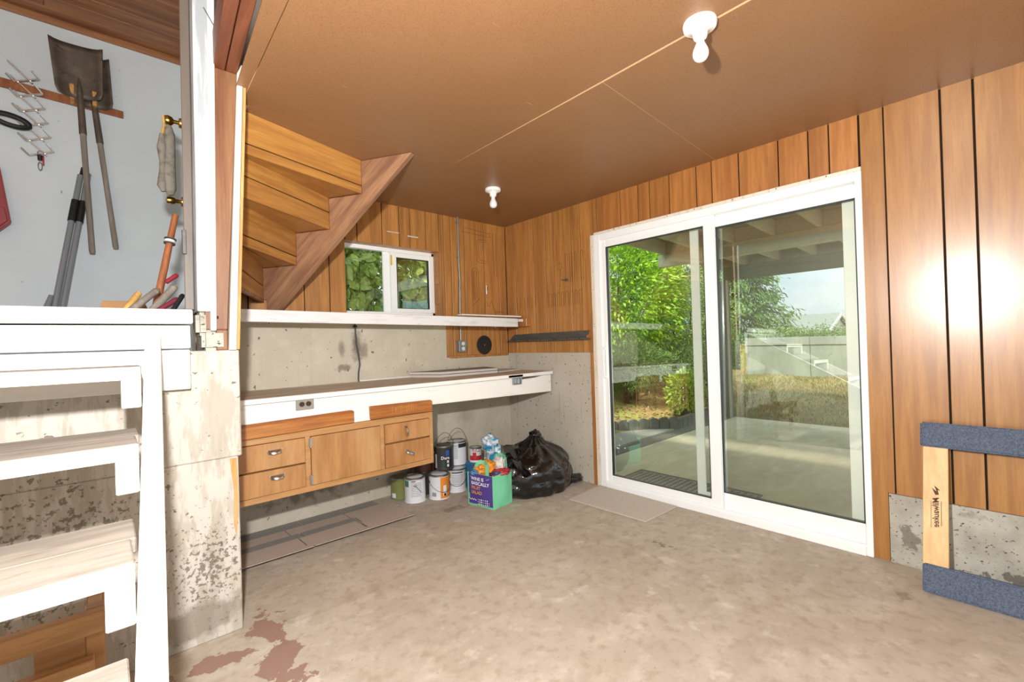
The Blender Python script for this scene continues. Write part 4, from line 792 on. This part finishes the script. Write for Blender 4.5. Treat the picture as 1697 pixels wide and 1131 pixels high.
# ---- carpeted wooden frame leaning on the right wall
cf = thing('carpeted_frame', (-.2, -3.4, 0), 'blue-grey carpet covered frame with a pine upright leaning on the right wall', 'frame')
bx0, bz0, tx, tz = -.255, .003, -.045, .745
ax = Vector((tx - bx0, 0, tz - bz0)).normalized(); nx = Vector((-ax.z, 0, ax.x))    # up the leaning face, outwards normal
def fpt(u_, y): return Vector((bx0, y, bz0)) + ax * u_
Lh = .772
def slab(name, u0, u1, y0, y1, th, m_, lift=0, bev=.008):
    o = obj(name, MB().prism([fpt(u0, y0) + nx * lift, fpt(u0, y1) + nx * lift, fpt(u1, y1) + nx * lift, fpt(u1, y0) + nx * lift], -nx * th), M[m_], None, bev); return under(o, cf)
slab('bottom_rail', 0, .125, -4.35, -3.062, .05, 'carpet_blue'); slab('top_rail', Lh - .118, Lh, -4.35, -3.052, .05, 'carpet_blue')
up = slab('upright', .12, Lh - .114, -3.150, -3.062, .02, 'pine_up', -.010, .002); slab('upright', .12, Lh - .114, -4.30, -4.21, .02, 'pine_up', -.010, .002)
def stamp(mb, u0, y0, rot=0):
    mb.v = [tuple(fpt(u0 - v[0] , y0 - v[1]) + nx * (-.0093)) for v in mb.v]; return mb
def stamp_obj(name, mb): o = flat_obj(name, mb, M['ink'], None); o.parent = up
# lettering reads downwards: text x runs down the upright, text y towards -y... (wall side)
def down(mb, u0, y0): mb.v = [tuple(fpt(u0 - v[0], y0 - v[1] * -1 if False else y0 + v[1]) + nx * -.0093) for v in mb.v]; return mb
stamp_obj('lettering', down(text_mb('Milwaukee', .031, shear=.35, thick=.0006), .36, -3.108))
stamp_obj('lettering', down(MB().add([(-.045, .016, 0), (.075, .016, 0), (.075, .0175, 0), (-.045, .0175, 0)], [(0, 1, 2, 3)]).add([(-.05, -.019, 0), (.06, -.019, 0), (.06, -.017, 0), (-.05, -.017, 0)], [(0, 1, 2, 3)]), .36, -3.108))
stamp_obj('lightning_mark', down(MB().add([(-.075, .0, 0), (-.105, .012, 0), (-.092, -.004, 0), (-.118, .004, 0), (-.098, -.016, 0), (-.098, -.008, 0), (-.078, -.012, 0)], [(0, 1, 2, 3, 4, 5, 6)]), .36, -3.106))

# ---- upper room items
rk = thing('tool_rail', (-3.2, 1.17, 3.0), 'brown wooden peg rail on the white upper wall', 'rail')
under(obj('rail_board', MB().prism([(-3.75, 1.155, 3.035), (-2.84, 1.155, 3.005), (-2.84, 1.155, 3.055), (-3.75, 1.155, 3.10)], (0, .024, 0)), M['brown_handle'], None, .002), rk)
for x, z in ((-3.118, 3.06), (-3.00, 3.045)): under(obj('peg', MB().tube([(x, 1.155, z - .03), (x, 1.09, z - .02), (x, 1.05, z + .06)], .014, 8), M['raw_edge'], None, smooth=True), rk)
def shovel(name, top, end, bw, bh, y, lab, tilt=0, m_b='rust_steel'):
    s = thing(name, (end[0], y, end[1]), lab, 'shovel', 'shovels hanging on the white wall')
    t_ = Vector((top[0], y, top[1])); e_ = Vector((end[0], y, end[1])); d = (t_ - e_).normalized(); sd = d.cross(Vector((0, -1, 0))).normalized(); nb = Vector((0, -1, 0))
    L_ = (t_ - e_).length; neck = e_ + d * (L_ - bh)
    under(obj('handle', MB().tube([e_, e_ + d * .02, e_ + d * (L_ - bh) * .5, e_ + d * (L_ - bh - .22)], [.014, .018, .0165, .0175], 12), M['grey_handle'], None, smooth=True), s)
    under(obj('socket', MB().tube([e_ + d * (L_ - bh - .26), neck - d * .04, neck + d * .05, neck + d * .14], [.021, .019, .016, .003], 12), M['rust_steel'], None, smooth=True), s)
    mb = MB(); nu, nv = 10, 10
    for j in range(nv + 1):
        for i in range(nu + 1):
            u_ = (i / nu - .5) * 2; v_ = j / nv; wd = bw / 2 * (.86 + .14 * v_) * (1 if v_ > .08 else .9 + v_ * 1.2)
            mb.v.append(tuple(neck + sd * wd * u_ + d * bh * v_ + nb * (.012 - .035 * (1 - u_ * u_) * (1 - v_ * .6) + (.03 * abs(u_) ** 5))))
    mb.f = [(j * (nu + 1) + i, j * (nu + 1) + i + 1, (j + 1) * (nu + 1) + i + 1, (j + 1) * (nu + 1) + i) for j in range(nv) for i in range(nu)]
    o = flat_obj('blade', mb, M[m_b], None); o.data.shade_smooth(); so = o.modifiers.new('thick', 'SOLIDIFY'); so.thickness = .004; under(o, s)
    return s
shovel('square_shovel', (-3.09, 3.405), (-3.035, 1.925), .275, .37, 1.05, 'square shovel hanging blade up on the white wall, in front')
shovel('flat_shovel', (-3.035, 3.375), (-2.905, 1.985), .235, .36, 1.12, 'second shovel hanging mostly behind the square shovel')
rkk = thing('accordion_rack', (-3.35, 1.1, 2.6), 'zigzag chrome accordion hanger on the upper wall', 'rack')
n = 6
for k in range(n):
    z = 3.14 - .097 * k; x = -3.40 + .012 * k
    under(obj('arm', MB().bar((x - .03, 1.13, z + .06), (x + .085, 1.135, z - .055), .008, .019, up=(0, 1, 0)), M['chrome'], None), rkk)
    under(obj('arm', MB().bar((x + .0, 1.125, z - .075), (x + .12, 1.12, z - .02), .008, .019, up=(0, 1, 0)), M['chrome'], None), rkk)
    under(obj('peg', MB().bar((x + .12, 1.12, z - .02), (x + .085, 1.10, z + .02), .009, .016, up=(0, 1, 0)), M['steel'], None), rkk)
    under(obj('peg', MB().bar((x, 1.125, z - .075), (x - .035, 1.10, z - .04), .009, .016, up=(0, 1, 0)), M['steel'], None), rkk)
ky = thing('key_ring', (-3.29, 1.1, 2.5), 'key ring with black and red fobs hanging below the chrome rack', 'keys')
mb = MB().tube([(-3.283 + .016 * math.cos(a), 1.10, 2.60 + .016 * math.sin(a)) for a in [2 * math.pi * k / 14 for k in range(15)]], .002, 6); under(obj('ring', mb, M['chrome'], None), ky)
under(obj('fob', MB().tube([(-3.287, 1.10, 2.585), (-3.287, 1.10, 2.55)], [.014, .012], 10), M['black'], None, smooth=True), ky)
under(obj('key', MB().box(-3.276, -3.266, 1.098, 1.102, 2.52, 2.585), M['red'], None), ky)
under(obj('carabiner', MB().tube([(-3.287 + .010 * math.cos(a), 1.10, 2.51 + .027 * math.sin(a)) for a in [2 * math.pi * k / 14 for k in range(15)]], .003, 6), M['steel'], None), ky)
lp_ = thing('black_strap', (-3.42, 1.1, 2.8), 'black webbing loop hanging from the left of the peg rail', 'strap')
mb = MB(); pts = [(-3.42 + .085 * math.cos(a), 1.11 - .02 * math.sin(a), 2.79 + .028 * math.sin(a) - .15 * (.085 * math.cos(a))) for a in [2 * math.pi * k / 24 for k in range(25)]]
under(obj('webbing', mb.tube(pts, .017, 8), M['black'], None, smooth=True), lp_)
rd = thing('red_scoop', (-3.5, 1.1, 2.2), 'red plastic scoop hanging at the left edge of the upper wall', 'scoop')
under(obj('scoop_pan', MB().prism([(-3.62, 1.14, 2.50), (-3.475, 1.14, 2.47), (-3.43, 1.14, 2.10), (-3.49, 1.14, 2.03), (-3.62, 1.14, 2.03)], (0, -.03, 0)), M['red'], None, .006), rd)
under(obj('scoop_lip', MB().prism([(-3.62, 1.108, 2.14), (-3.46, 1.108, 2.20), (-3.445, 1.108, 2.11), (-3.495, 1.108, 2.045), (-3.62, 1.108, 2.04)], (0, -.012, 0)), M['red'], None, .003), rd)
vp = thing('telescopic_pole', (-3.24, 1.0, 1.5), 'grey double tube pole with black grips leaning on the white upper wall', 'pole')
b0 = Vector((-3.23, .9, 1.335)); t0 = Vector((-3.055, 1.15, 2.56)); d = t0 - b0
for off in (-.024, .014):
    o_ = Vector((off, -.01 if off < 0 else 0, 0)); under(obj('tube', MB().tube([b0 + o_, b0 + o_ + d * (.97 if off > 0 else .95)], .017, 12), M['pole_grey'], None, smooth=True), vp)
    under(obj('grip', MB().tube([b0 + o_ + d * .66, b0 + o_ + d * .79], .022, 12), M['black'], None, smooth=True), vp)
under(obj('end_cap', MB().tube([b0 + d * .95 + Vector((-.01, 0, 0)), b0 + d * 1.0 + Vector((-.01, 0, 0))], [.022, .02], 12), M['black'], None, smooth=True), vp)
under(obj('foot', MB().tube([b0 + d * .22 + Vector((-.05, -.02, 0)), b0 + d * .14 + Vector((-.06, -.02, 0)), b0 + Vector((-.13, -.02, .0))], [.012, .02, .03], 10), M['pole_grey'], None, smooth=True), vp)
# bundle of tools leaning in the corner behind the landing
def stick(name, a, b_, r, m_, lab, cat, extra=None):
    s = thing(name, a, lab, cat); under(obj('shaft', MB().tube([a, b_], r, 10), M[m_], None, smooth=True), s)
    dd = (Vector(b_) - Vector(a)).normalized(); rr = r if isinstance(r, (int, float)) else r[-1]
    under(obj('end', MB().tube([b_, Vector(b_) + dd * .012], [rr * 1.08, rr * .8], 10), M[m_], None, smooth=True), s)
    if extra: extra(s)
    return s
cs = thing('wooden_cane', (-2.83, -.62, 1.35), 'brown wooden handle with a metal ring leaning beside the open door', 'handle')
ca, cbb = Vector((-2.815, -.70, 1.36)), Vector((-2.715, -.62, 1.87)); under(obj('shaft', MB().tube([ca, ca.lerp(cbb, .5), cbb], [.016, .015, .013], 12), M['brown_handle'], None, smooth=True), cs)
q = ca.lerp(cbb, .73); under(obj('ring', MB().tube([q - (cbb - ca).normalized() * .006, q + (cbb - ca).normalized() * .006], .022, 14), M['white'], None, smooth=True), cs)
under(obj('guard', MB().tube([q + (cbb - ca).normalized() * .010, q + (cbb - ca).normalized() * .015], .025, 14).tube([q - (cbb - ca).normalized() * .013, q - (cbb - ca).normalized() * .008], .024, 14), M['dark_steel'], None, smooth=True), cs)
stick('yellow_stick', (-2.94, -.84, 1.345), (-2.875, -.80, 1.452), .013, 'tan_stick', 'yellow stub of a tool handle behind the landing edge', 'handle')
stick('weathered_stick', (-2.93, -.86, 1.35), (-2.812, -.80, 1.471), .014, 'grey_handle', 'grey weathered handle lying behind the landing edge', 'handle')
stick('curved_handle', (-2.85, -.86, 1.352), (-2.748, -.80, 1.490), .016, 'grey_handle', 'dark weathered handle rising behind the landing edge', 'handle')
stick('maroon_tool', (-2.85, -.93, 1.348), (-2.752, -.90, 1.425), .011, 'maroon', 'short maroon handled tool behind the landing edge', 'tool')
stick('red_trowel', (-2.775, -.80, 1.514), (-2.74, -.79, 1.545), .010, 'red', 'small red handle leaning near the cane', 'handle')
stick('black_tool', (-2.785, -.99, 1.345), (-2.735, -.95, 1.435), .010, 'black', 'small black handled tool next to the door jamb', 'tool')
stick('metal_rod', (-2.95, -.80, 1.345), (-2.804, -.76, 1.48), .004, 'steel', 'thin steel rod sticking up behind the landing edge', 'rod')
cdx = thing('cardboard_piece', (-2.9, -.6, 1.34), 'folded cardboard piece lying behind the landing edge', 'cardboard')
under(obj('flap', MB().prism([(-3.02, -.6, 1.336), (-2.80, -.55, 1.336), (-2.84, -.55, 1.447), (-2.99, -.6, 1.440)], (0, .01, 0)), M['cardboard'], None, .002), cdx)
under(obj('crease', MB().box(-2.98, -2.80, -.75, -.61, 1.336, 1.341), M['cardboard'], None), cdx)
# cloth bundle hanging from the upper knob
gb = thing('work_gloves', (-2.74, -.5, 1.98), 'grey cloth bundle hanging from the upper brass knob', 'cloth bundle')
def hang(name, pts, rs, m_): o = obj(name, MB().tube(pts, rs, 12), M[m_], None, smooth=True); return under(o, gb)
hang('cloth_roll', [(-2.722, -.53, 2.34), (-2.722, -.53, 2.30), (-2.725, -.53, 2.2), (-2.728, -.53, 2.1), (-2.726, -.53, 2.02), (-2.722, -.53, 1.99)], [.012, .024, .026, .028, .027, .012], 'glove')
hang('cloth_roll', [(-2.752, -.54, 2.29), (-2.755, -.54, 2.22), (-2.752, -.54, 2.15), (-2.756, -.54, 2.10), (-2.758, -.54, 2.03), (-2.752, -.54, 2.0)], [.010, .02, .014, .012, .02, .010], 'glove')
hang('hanging_cord', [(-2.745, -.53, 2.39), (-2.742, -.53, 2.34), (-2.752, -.54, 2.28)], [.006, .006, .008], 'tan_stick')

# ================================================================== OUTDOORS
pat = tag(box('patio_slab', M['patio'], None, .16, 4.45, -9, -.38, -.25, -.10, .01), None, None, None, 'structure')
gst = tag(obj('gravel_strip', MB().prism([(.16, -.38, -.118), (4.45, -.38, -.118), (4.45, -.18, -.118), (1.2, -.22, -.118), (.16, -.22, -.118)], (0, 0, .02)), M['gravel'], None), 'narrow gravel strip along the patio edge', 'gravel', kind='stuff')
pth = tag(obj('garden_path', MB().prism([(.9, -.22, -.2), (2.9, -.19, -.2), (2.2, .55, -.2), (.9, .55, -.2)], (0, 0, .12)), M['path'], None, .01), None, None, None, 'structure')
def ground_h(x, y):
    bed = -.12 + max(0, min(1.2, .30 * (y - .1))) * (1 if x < 9 else .6)
    lw = -.14 + max(0, .095 * (x - 4.45))
    return max(bed if y > .1 else -.14, min(lw, .6) if x > 4.45 else -.2) + .03 * noise.noise(Vector((x * 1.3, y * 1.3, 0)))
def hf(name, x0, x1, y0, y1, st_, m_):
    nx_ = int((x1 - x0) / st_); ny = int((y1 - y0) / st_); mb = MB()
    for j in range(ny + 1):
        for i in range(nx_ + 1):
            x = x0 + (x1 - x0) * i / nx_; y = y0 + (y1 - y0) * j / ny; mb.v.append((x, y, ground_h(x, y)))
    mb.f = [(j * (nx_ + 1) + i, j * (nx_ + 1) + i + 1, (j + 1) * (nx_ + 1) + i + 1, (j + 1) * (nx_ + 1) + i) for j in range(ny) for i in range(nx_)]
    o = flat_obj(name, mb, M[m_], None); o.data.shade_smooth(); return tag(o, None, None, None, 'structure')
hf('garden_bed', .2, 4.6, .0, 8, .1, 'soil'); hf('lawn_ground', 4.45, 9.2, -9, 8, .15, 'lawn')
box_ = tag(box('outer_ground', M['lawn'], None, 9.2, 80, -60, 60, -.4, -.1, 0), None, None, None, 'structure')
# scalloped edging stones and block border
for k in range(8):
    t_ = k / 7; x, y = 2.06 + (2.98 - 2.06) * t_, .42 - .56 * t_
    mb = MB(); pl = [(-.075, -.12), (.075, -.12), (.075, .02)] + [(.075 * math.cos(a), .02 + .05 * math.sin(a)) for a in [math.pi * q / 8 for q in range(1, 8)]] + [(-.075, .02)]
    ang = math.atan2(-.56, .92); mb.prism([(p[0], 0, p[1]) for p in pl], (0, .05, 0)).xf(T(x, y, 0) @ RZ(ang))
    side = ['fourth', 'third', 'second']
    nm = ['first', 'second', 'third', 'fourth', 'fifth', 'sixth', 'seventh', 'eighth'][k]
    tag(obj('edging_stone', mb, M['edging'], None, .006), 'grey scalloped edging stone, %s from the left along the flower bed' % nm, 'edging stone', 'scalloped edging stones')
for k in range(9):
    x = 3.02 + .165 * k; y = -.17 + .012 * k
    nm = ['first', 'second', 'third', 'fourth', 'fifth', 'sixth', 'seventh', 'eighth', 'ninth'][k]
    tag(obj('edging_block', MB().box(x, x + .155, y, y + .09, -.14, .03), M['edging'], None, .012), 'small grey border block beside the gravel, %s from the path' % nm, 'edging block', 'border blocks')
for k, (x, y, z) in enumerate(((1.02, -.12, -.08), (1.18, -.02, -.08), (1.08, -.06, .06))):
    tag(obj('stacked_stone', MB().box(x, x + .2, y, y + .14, z - .001, z + .13), M['edging'], None, .03), ['rough grey stone at the left end of the garden path, lower left', 'rough grey stone at the left end of the garden path, lower right', 'rough grey stone on top of the two at the garden path'][k], 'stone', 'stones by the path')
# rubber mat on the patio
om = thing('rubber_doormat', (.5, -1.4, -.1), 'grey patterned rubber doormat outside the sliding door', 'doormat')
om_p = [(.42, -.90, -.0995), (.90, -.90, -.0995), (.90, -2.0, -.0995), (.42, -2.0, -.0995)]
under(obj('mat_base', MB().prism(om_p, (0, 0, .006)), M['mat_rubber'], None, .002), om)
under(obj('mat_border', MB().box(.42, .90, -.92, -.90, -.0935, -.089).box(.42, .90, -2.0, -1.98, -.0935, -.089).box(.88, .90, -1.98, -.92, -.0935, -.089).box(.42, .44, -1.98, -.92, -.0935, -.089), M['black'], None), om)
mb = MB()
for i in range(21):
    for j in range(10): x, y = .46 + .041 * j + .02 * (i % 2), -.945 - .049 * i; mb.bar((x - .016, y, -.0915), (x + .012, y - .02, -.0915), .012, .004)
o = under(obj('mat_pattern', mb, M['gasket'], None), om); o['kind'] = 'stuff'
# patio roof
prf = thing('patio_roof', (2.2, -3, 2.3), 'cream painted patio roof with open rafters', 'patio roof')
zr = lambda x: 2.425 - .034 * x
ys = [-.2 - .455 * k for k in range(12)]
for y in ys:
    under(obj('rafter', MB().prism([(.17, y - .02, zr(.17)), (4.5, y - .02, zr(4.5)), (4.5, y - .02, zr(4.5) + .17), (.17, y - .02, zr(.17) + .17)], (0, .04, 0)), M['cream'], None), prf)
under(obj('sheathing', MB().prism([(.17, -5.4, zr(.17) + .171), (4.7, -5.4, zr(4.7) + .171), (4.7, -5.4, zr(4.7) + .195), (.17, -5.4, zr(.17) + .195)], (0, 5.26, 0)), M['soffit'], None), prf)
under(obj('inner_beam', MB().box(2.72, 2.81, -5.3, -.12, 2.165, zr(2.8)), M['cream'], None, .004), prf)
for a, b_ in zip(ys[:-1], ys[1:]): under(obj('blocking', MB().box(2.74, 2.78, b_ + .021, a - .021, zr(2.8), zr(2.8) + .169), M['cream'], None), prf)
under(obj('outer_beam', MB().box(4.32, 4.44, -5.3, -.32, 2.07, zr(4.4)), M['beam_grey'], None, .005), prf)
under(obj('fascia_board', MB().box(4.505, 4.53, -5.4, -.15, zr(4.5) - .02, zr(4.5) + .19), M['cream'], None), prf)
pp = thing('patio_post', (4.38, -.36, -.1), 'grey painted patio post with a white corner edge', 'post')
under(obj('shaft', MB().box(4.31, 4.45, -.37, -.19, -.1, 2.07), M['post_dark'], None, .006), pp)
under(obj('corner_edge', MB().box(4.30, 4.312, -.40, -.368, -.1, 2.07), M['cream'], None, .002), pp)
pl_ = thing('patio_lamp', (1.5, -2.3, 2.37), 'bare bulb lampholder under the patio roof', 'lamp')
under(obj('lampholder', MB().lathe([(0, 0), (.05, 0), (.05, -.02), (.025, -.04), (.022, -.08), (0, -.08)], 20, c=(1.62, -2.36, 2.54)), M['dark_steel'], None, smooth=True), pl_)
under(obj('bulb', MB().lathe([(.015, -.08), (.03, -.12), (.03, -.14), (.018, -.16), (0, -.165)], 20, c=(1.62, -2.36, 2.54)), M['bulb'], None, smooth=True), pl_)

# leaf clouds (numpy): every leaf is a folded blade
def leaves(name, P0, ln, wd, m_, parent=None, nrm_bias=(0, 0, .4), dirs=None, jitter=1.0, fold=.25):
    n = len(P0); d = rng.normal(size=(n, 3)) * jitter
    if dirs is not None: d = d * .35 + dirs
    d /= np.linalg.norm(d, axis=1)[:, None] + 1e-9
    nn = rng.normal(size=(n, 3)) * .7 + np.array(nrm_bias); sd = np.cross(d, nn); sd /= np.linalg.norm(sd, axis=1)[:, None] + 1e-9; up_ = np.cross(sd, d)
    l = (ln * rng.uniform(.65, 1.25, n))[:, None]; w_ = (wd * rng.uniform(.7, 1.2, n))[:, None]
    b0_ = P0; mid = P0 + d * l * .5; tip = P0 + d * l - up_ * l * .12
    lft = mid + sd * w_ * .5 + up_ * w_ * fold; rgt = mid - sd * w_ * .5 + up_ * w_ * fold
    V = np.stack([b0_, rgt, tip, lft], 1).reshape(-1, 3)
    base = np.arange(n) * 4
    Fc = np.concatenate([np.stack([base, base + 1, base + 2], 1), np.stack([base, base + 2, base + 3], 1)])
    me = bpy.data.meshes.new(name); me.vertices.add(len(V)); me.vertices.foreach_set('co', V.astype(np.float32).ravel())
    me.loops.add(Fc.size); me.loops.foreach_set('vertex_index', Fc.astype(np.int32).ravel()); me.polygons.add(len(Fc)); me.polygons.foreach_set('loop_start', (np.arange(len(Fc)) * 3).astype(np.int32)); me.update(calc_edges=True)
    me.materials.append(M[m_]); o = link(bpy.data.objects.new(name, me), parent); o['kind'] = 'stuff'; return o
def shell(n, c, r, inner=.6):
    d = rng.normal(size=(n, 3)); d /= np.linalg.norm(d, axis=1)[:, None]; q = rng.uniform(inner ** 3, 1, n) ** (1 / 3)
    k = np.array([1 + .22 * noise.noise(Vector(v) * 2.3 + Vector((c[0], c[1], 0))) + .12 * noise.noise(Vector(v) * 6) for v in d])
    return np.array(c) + d * (q * k)[:, None] * np.array(r), d
def bush(name, c, r, n, ln, wd, m_, lab, cat, stems=3, group=None, inner=.55, bias=.9):
    g = ground_h(c[0], c[1]) if c[0] < 9.2 else -.1
    o = thing(name, (c[0], c[1], g), lab, cat, group)
    P0, d = shell(n, c, r, inner); keep = P0[:, 2] > g + .02; P0 = P0[keep]; d = d[keep]
    f_ = leaves('foliage', P0, ln, wd, m_, None, dirs=d * bias + np.array((0, 0, -.1))); under(f_, o)
    mb = MB()
    for k in range(stems):
        a = 2 * math.pi * k / stems + .4; mb.tube([(c[0] + .05 * math.cos(a), c[1] + .05 * math.sin(a), g - .02), (c[0] + r[0] * .25 * math.cos(a), c[1] + r[1] * .25 * math.sin(a), c[2] - r[2] * .3), (c[0] + r[0] * .55 * math.cos(a), c[1] + r[1] * .55 * math.sin(a), c[2] + r[2] * .4)], [.03, .022, .008], 7)
    under(obj('stem', mb, M['bark'], None, smooth=True), o); return o
bush('laurel_bush', (4.3, 1.75, 2.1), (1.25, 1.25, 1.7), 15000, .115, .045, 'leaf_laurel', 'tall bright green laurel bush behind the left door pane', 'bush')
bush('leafy_shrub', (5.3, .75, 1.35), (.9, .85, 1.15), 14000, .05, .02, 'leaf_shrub', 'grey green fine leaved shrub in the middle of the garden', 'shrub')
bush('juniper_shrub', (3.75, 1.0, .72), (.75, .62, .42), 12000, .06, .012, 'leaf_juniper', 'dark feathery juniper low at the left of the garden', 'shrub')
bush('juniper_shrub', (4.9, .35, .85), (.7, .55, .42), 9000, .06, .012, 'leaf_juniper', 'feathery juniper beside the patio post', 'shrub')
bush('young_plant', (3.85, .12, .33), (.33, .30, .34), 900, .075, .045, 'leaf_plant', 'small yellow green leafy plant growing beside the border blocks', 'plant', 4, None, .2)
tk = tag(obj('tree_stump_stem', MB().tube([(3.45, .95, .05), (3.47, .96, .28), (3.40, .98, .5), (3.5, 1.0, .75)], [.055, .045, .04, .03], 9), M['bark'], None, smooth=True), 'dark bare trunk under the juniper in the flower bed', 'trunk')
def conifer(name, x, y, h, r, n, lab):
    o = thing(name, (x, y, -.1), lab, 'tree', 'conifers beyond the garden')
    under(obj('trunk', MB().tube([(x, y, -.2), (x, y, h * .6), (x, y, h)], [.16, .09, .02], 9), M['bark'], None, smooth=True), o)
    nb = 90; Pl = []; Dl = []
    for k in range(nb):
        z = h * (.08 + .9 * k / nb); rr = r * (1 - .82 * k / nb) * random.uniform(.75, 1.15); a = k * 2.399 + random.uniform(-.3, .3)
        m_ = int(n / nb); t_ = rng.uniform(.1, 1, m_) ** .7; sp = .20 * (1 - t_ * .6) + .04
        px_ = x + math.cos(a) * rr * t_ + rng.normal(size=m_) * sp; py = y + math.sin(a) * rr * t_ + rng.normal(size=m_) * sp; pz = z + .15 * rr * t_ - .35 * rr * t_ ** 2 + rng.normal(size=m_) * .07 - abs(rng.normal(size=m_)) * .12
        Pl.append(np.stack([px_, py, pz], 1)); Dl.append(np.tile([math.cos(a) * .8, math.sin(a) * .8, -.75], (m_, 1)))
    f_ = leaves('foliage', np.concatenate(Pl), .16, .035, 'leaf_conifer', None, dirs=np.concatenate(Dl)); under(f_, o)
conifer('cedar_tree', 10.9, 2.05, 6.8, 1.75, 26000, 'large drooping cedar beyond the patio, left of the sky gap')
conifer('cedar_tree', 9.5, 3.9, 8.5, 2.0, 24000, 'tall cedar rising behind the laurel bush')
conifer('cedar_tree', 11.6, -2.2, 6.5, 1.5, 16000, 'cedar at the right of the sky gap beyond the patio')
conifer('cedar_tree', 8.0, 5.6, 8, 2.0, 14000, 'cedar at the far left behind the garden')
# retaining wall, low planting on top, far house
rw = thing('garden_wall', (8.6, -3, 0), 'weathered grey concrete retaining wall across the garden', 'wall')
for k in range(6):
    y1 = .95 - 1.35 * k; under(obj('wall_panel', MB().box(8.55, 8.85, y1 - 1.342, y1, -.1, .93), M['retain'], None, .008), rw)
    under(obj('wall_cap', MB().box(8.53, 8.87, y1 - 1.346, y1, .935, 1.12), M['retain'], None, .01), rw)
P0 = np.stack([rng.uniform(8.95, 9.6, 9000), rng.uniform(-7, 1.0, 9000), 1.08 + np.abs(rng.normal(size=9000)) * .13], 1)
gc = tag(leaves('ground_cover', P0, .07, .03, 'leaf_juniper'), 'low dark ground cover growing along the top of the garden wall', 'ground cover')
fill = tag(box('raised_ground', M['soil'], None, 8.86, 16, -12, 1.2, -.2, .98, 0), None, None, None, 'structure')
hs = thing('neighbour_house', (26, 4, 0), 'grey roofed neighbouring house far beyond the garden wall', 'house')
under(obj('wall', MB().prism([(24, 2.75, 0), (28, 2.75, 0), (28, 2.75, 1.3), (26, 2.75, 2.05), (24, 2.75, 1.3)], (0, 5, 0)), M['siding'], None), hs)
under(obj('roof', MB().prism([(23.6, 2.6, 1.22), (26, 2.6, 2.12), (28.4, 2.6, 1.22), (28.4, 2.6, 1.32), (26, 2.6, 2.24), (23.6, 2.6, 1.32)], (0, 5.4, 0)), M['roofing'], None), hs)
under(obj('fascia', MB().prism([(23.55, 2.55, 1.18), (26, 2.55, 2.10), (28.45, 2.55, 1.18), (28.45, 2.55, 1.33), (26, 2.55, 2.26), (23.55, 2.55, 1.33)], (0, .05, 0)), M['white'], None), hs)
# fallen leaves and grass
xx = rng.uniform(2.4, 5.5, 1500); yy = rng.uniform(.1, 3.2, 1500); zz = np.array([ground_h(a, b_) + .012 for a, b_ in zip(xx, yy)])
o = tag(leaves('fallen_leaves', np.stack([xx, yy, zz], 1), .06, .04, 'leaf_dry', nrm_bias=(0, 0, 4), dirs=np.stack([rng.normal(size=1500), rng.normal(size=1500), np.zeros(1500)], 1)), 'dry fallen leaves scattered over the mossy flower bed', 'leaves')
xx = rng.uniform(4.48, 8.5, 16000); yy = rng.uniform(-5, 1.5, 16000); zz = np.array([ground_h(a, b_) - .01 for a, b_ in zip(xx, yy)])
leaf_mat('grass', '857c48', '6f7038', '9c8c58', .25); o = tag(leaves('lawn_grass', np.stack([xx, yy, zz], 1), .06, .008, 'grass', dirs=np.tile([0, 0, 1.2], (16000, 1))), 'dry yellow green lawn grass beyond the patio', 'grass')
# hedge outside the small window: the nearest leaves one by one, the rest as one mass
hg = thing('laurel_hedge', (-.8, .8, 0), 'glossy laurel hedge pressed up outside the small window', 'hedge')
mb = MB().add([(0, 0, 0), (.022, .03, .006), (.026, .06, .008), (.014, .10, .0), (0, .125, -.012), (-.014, .10, 0), (-.026, .06, .008), (-.022, .03, .006), (0, .06, -.002)], [(0, 1, 8), (1, 2, 8), (2, 3, 8), (3, 4, 8), (4, 5, 8), (5, 6, 8), (6, 7, 8), (7, 0, 8)])
lm = bpy.data.meshes.new('leaf'); lm.from_pydata(mb.v, [], mb.f); lm.materials.append(M['leaf_hedge']); lm.shade_smooth()
for k in range(290):
    o = bpy.data.objects.new('leaf', lm); yy_ = random.uniform(.36, .62)
    o.location = Vector((random.uniform(-1.75, -.25), yy_, random.uniform(1.36, 2.22))) - Vector(hg.location)
    o.rotation_euler = (random.gauss(-1.9, .55), random.gauss(0, .6), random.gauss(0, .9)); s_ = random.uniform(.85, 1.3); o.scale = (s_ * 1.35, s_, s_)
    link(o, hg)
P0 = np.stack([rng.uniform(-2.12, 1.6, 26000), .60 + np.abs(rng.normal(size=26000)) * .40, rng.uniform(.0, 3.0, 26000)], 1)
under(leaves('foliage', P0, .12, .055, 'leaf_hedge', nrm_bias=(0, -.8, .4), dirs=np.tile([0, -.5, -.4], (26000, 1))), hg)
mb = MB()
for k in range(9): x = -2.1 + .40 * k; mb.tube([(x, .95, -.1), (x + .05, .85, 1.2), (x - .05, .8, 2.6)], [.03, .022, .01], 7)
under(obj('stem', mb, M['bark'], None, smooth=True), hg)
tag(box('hedge_ground', M['soil'], None, -2.3, .17, .16, 3, -.2, -.05, 0), None, None, None, 'structure')
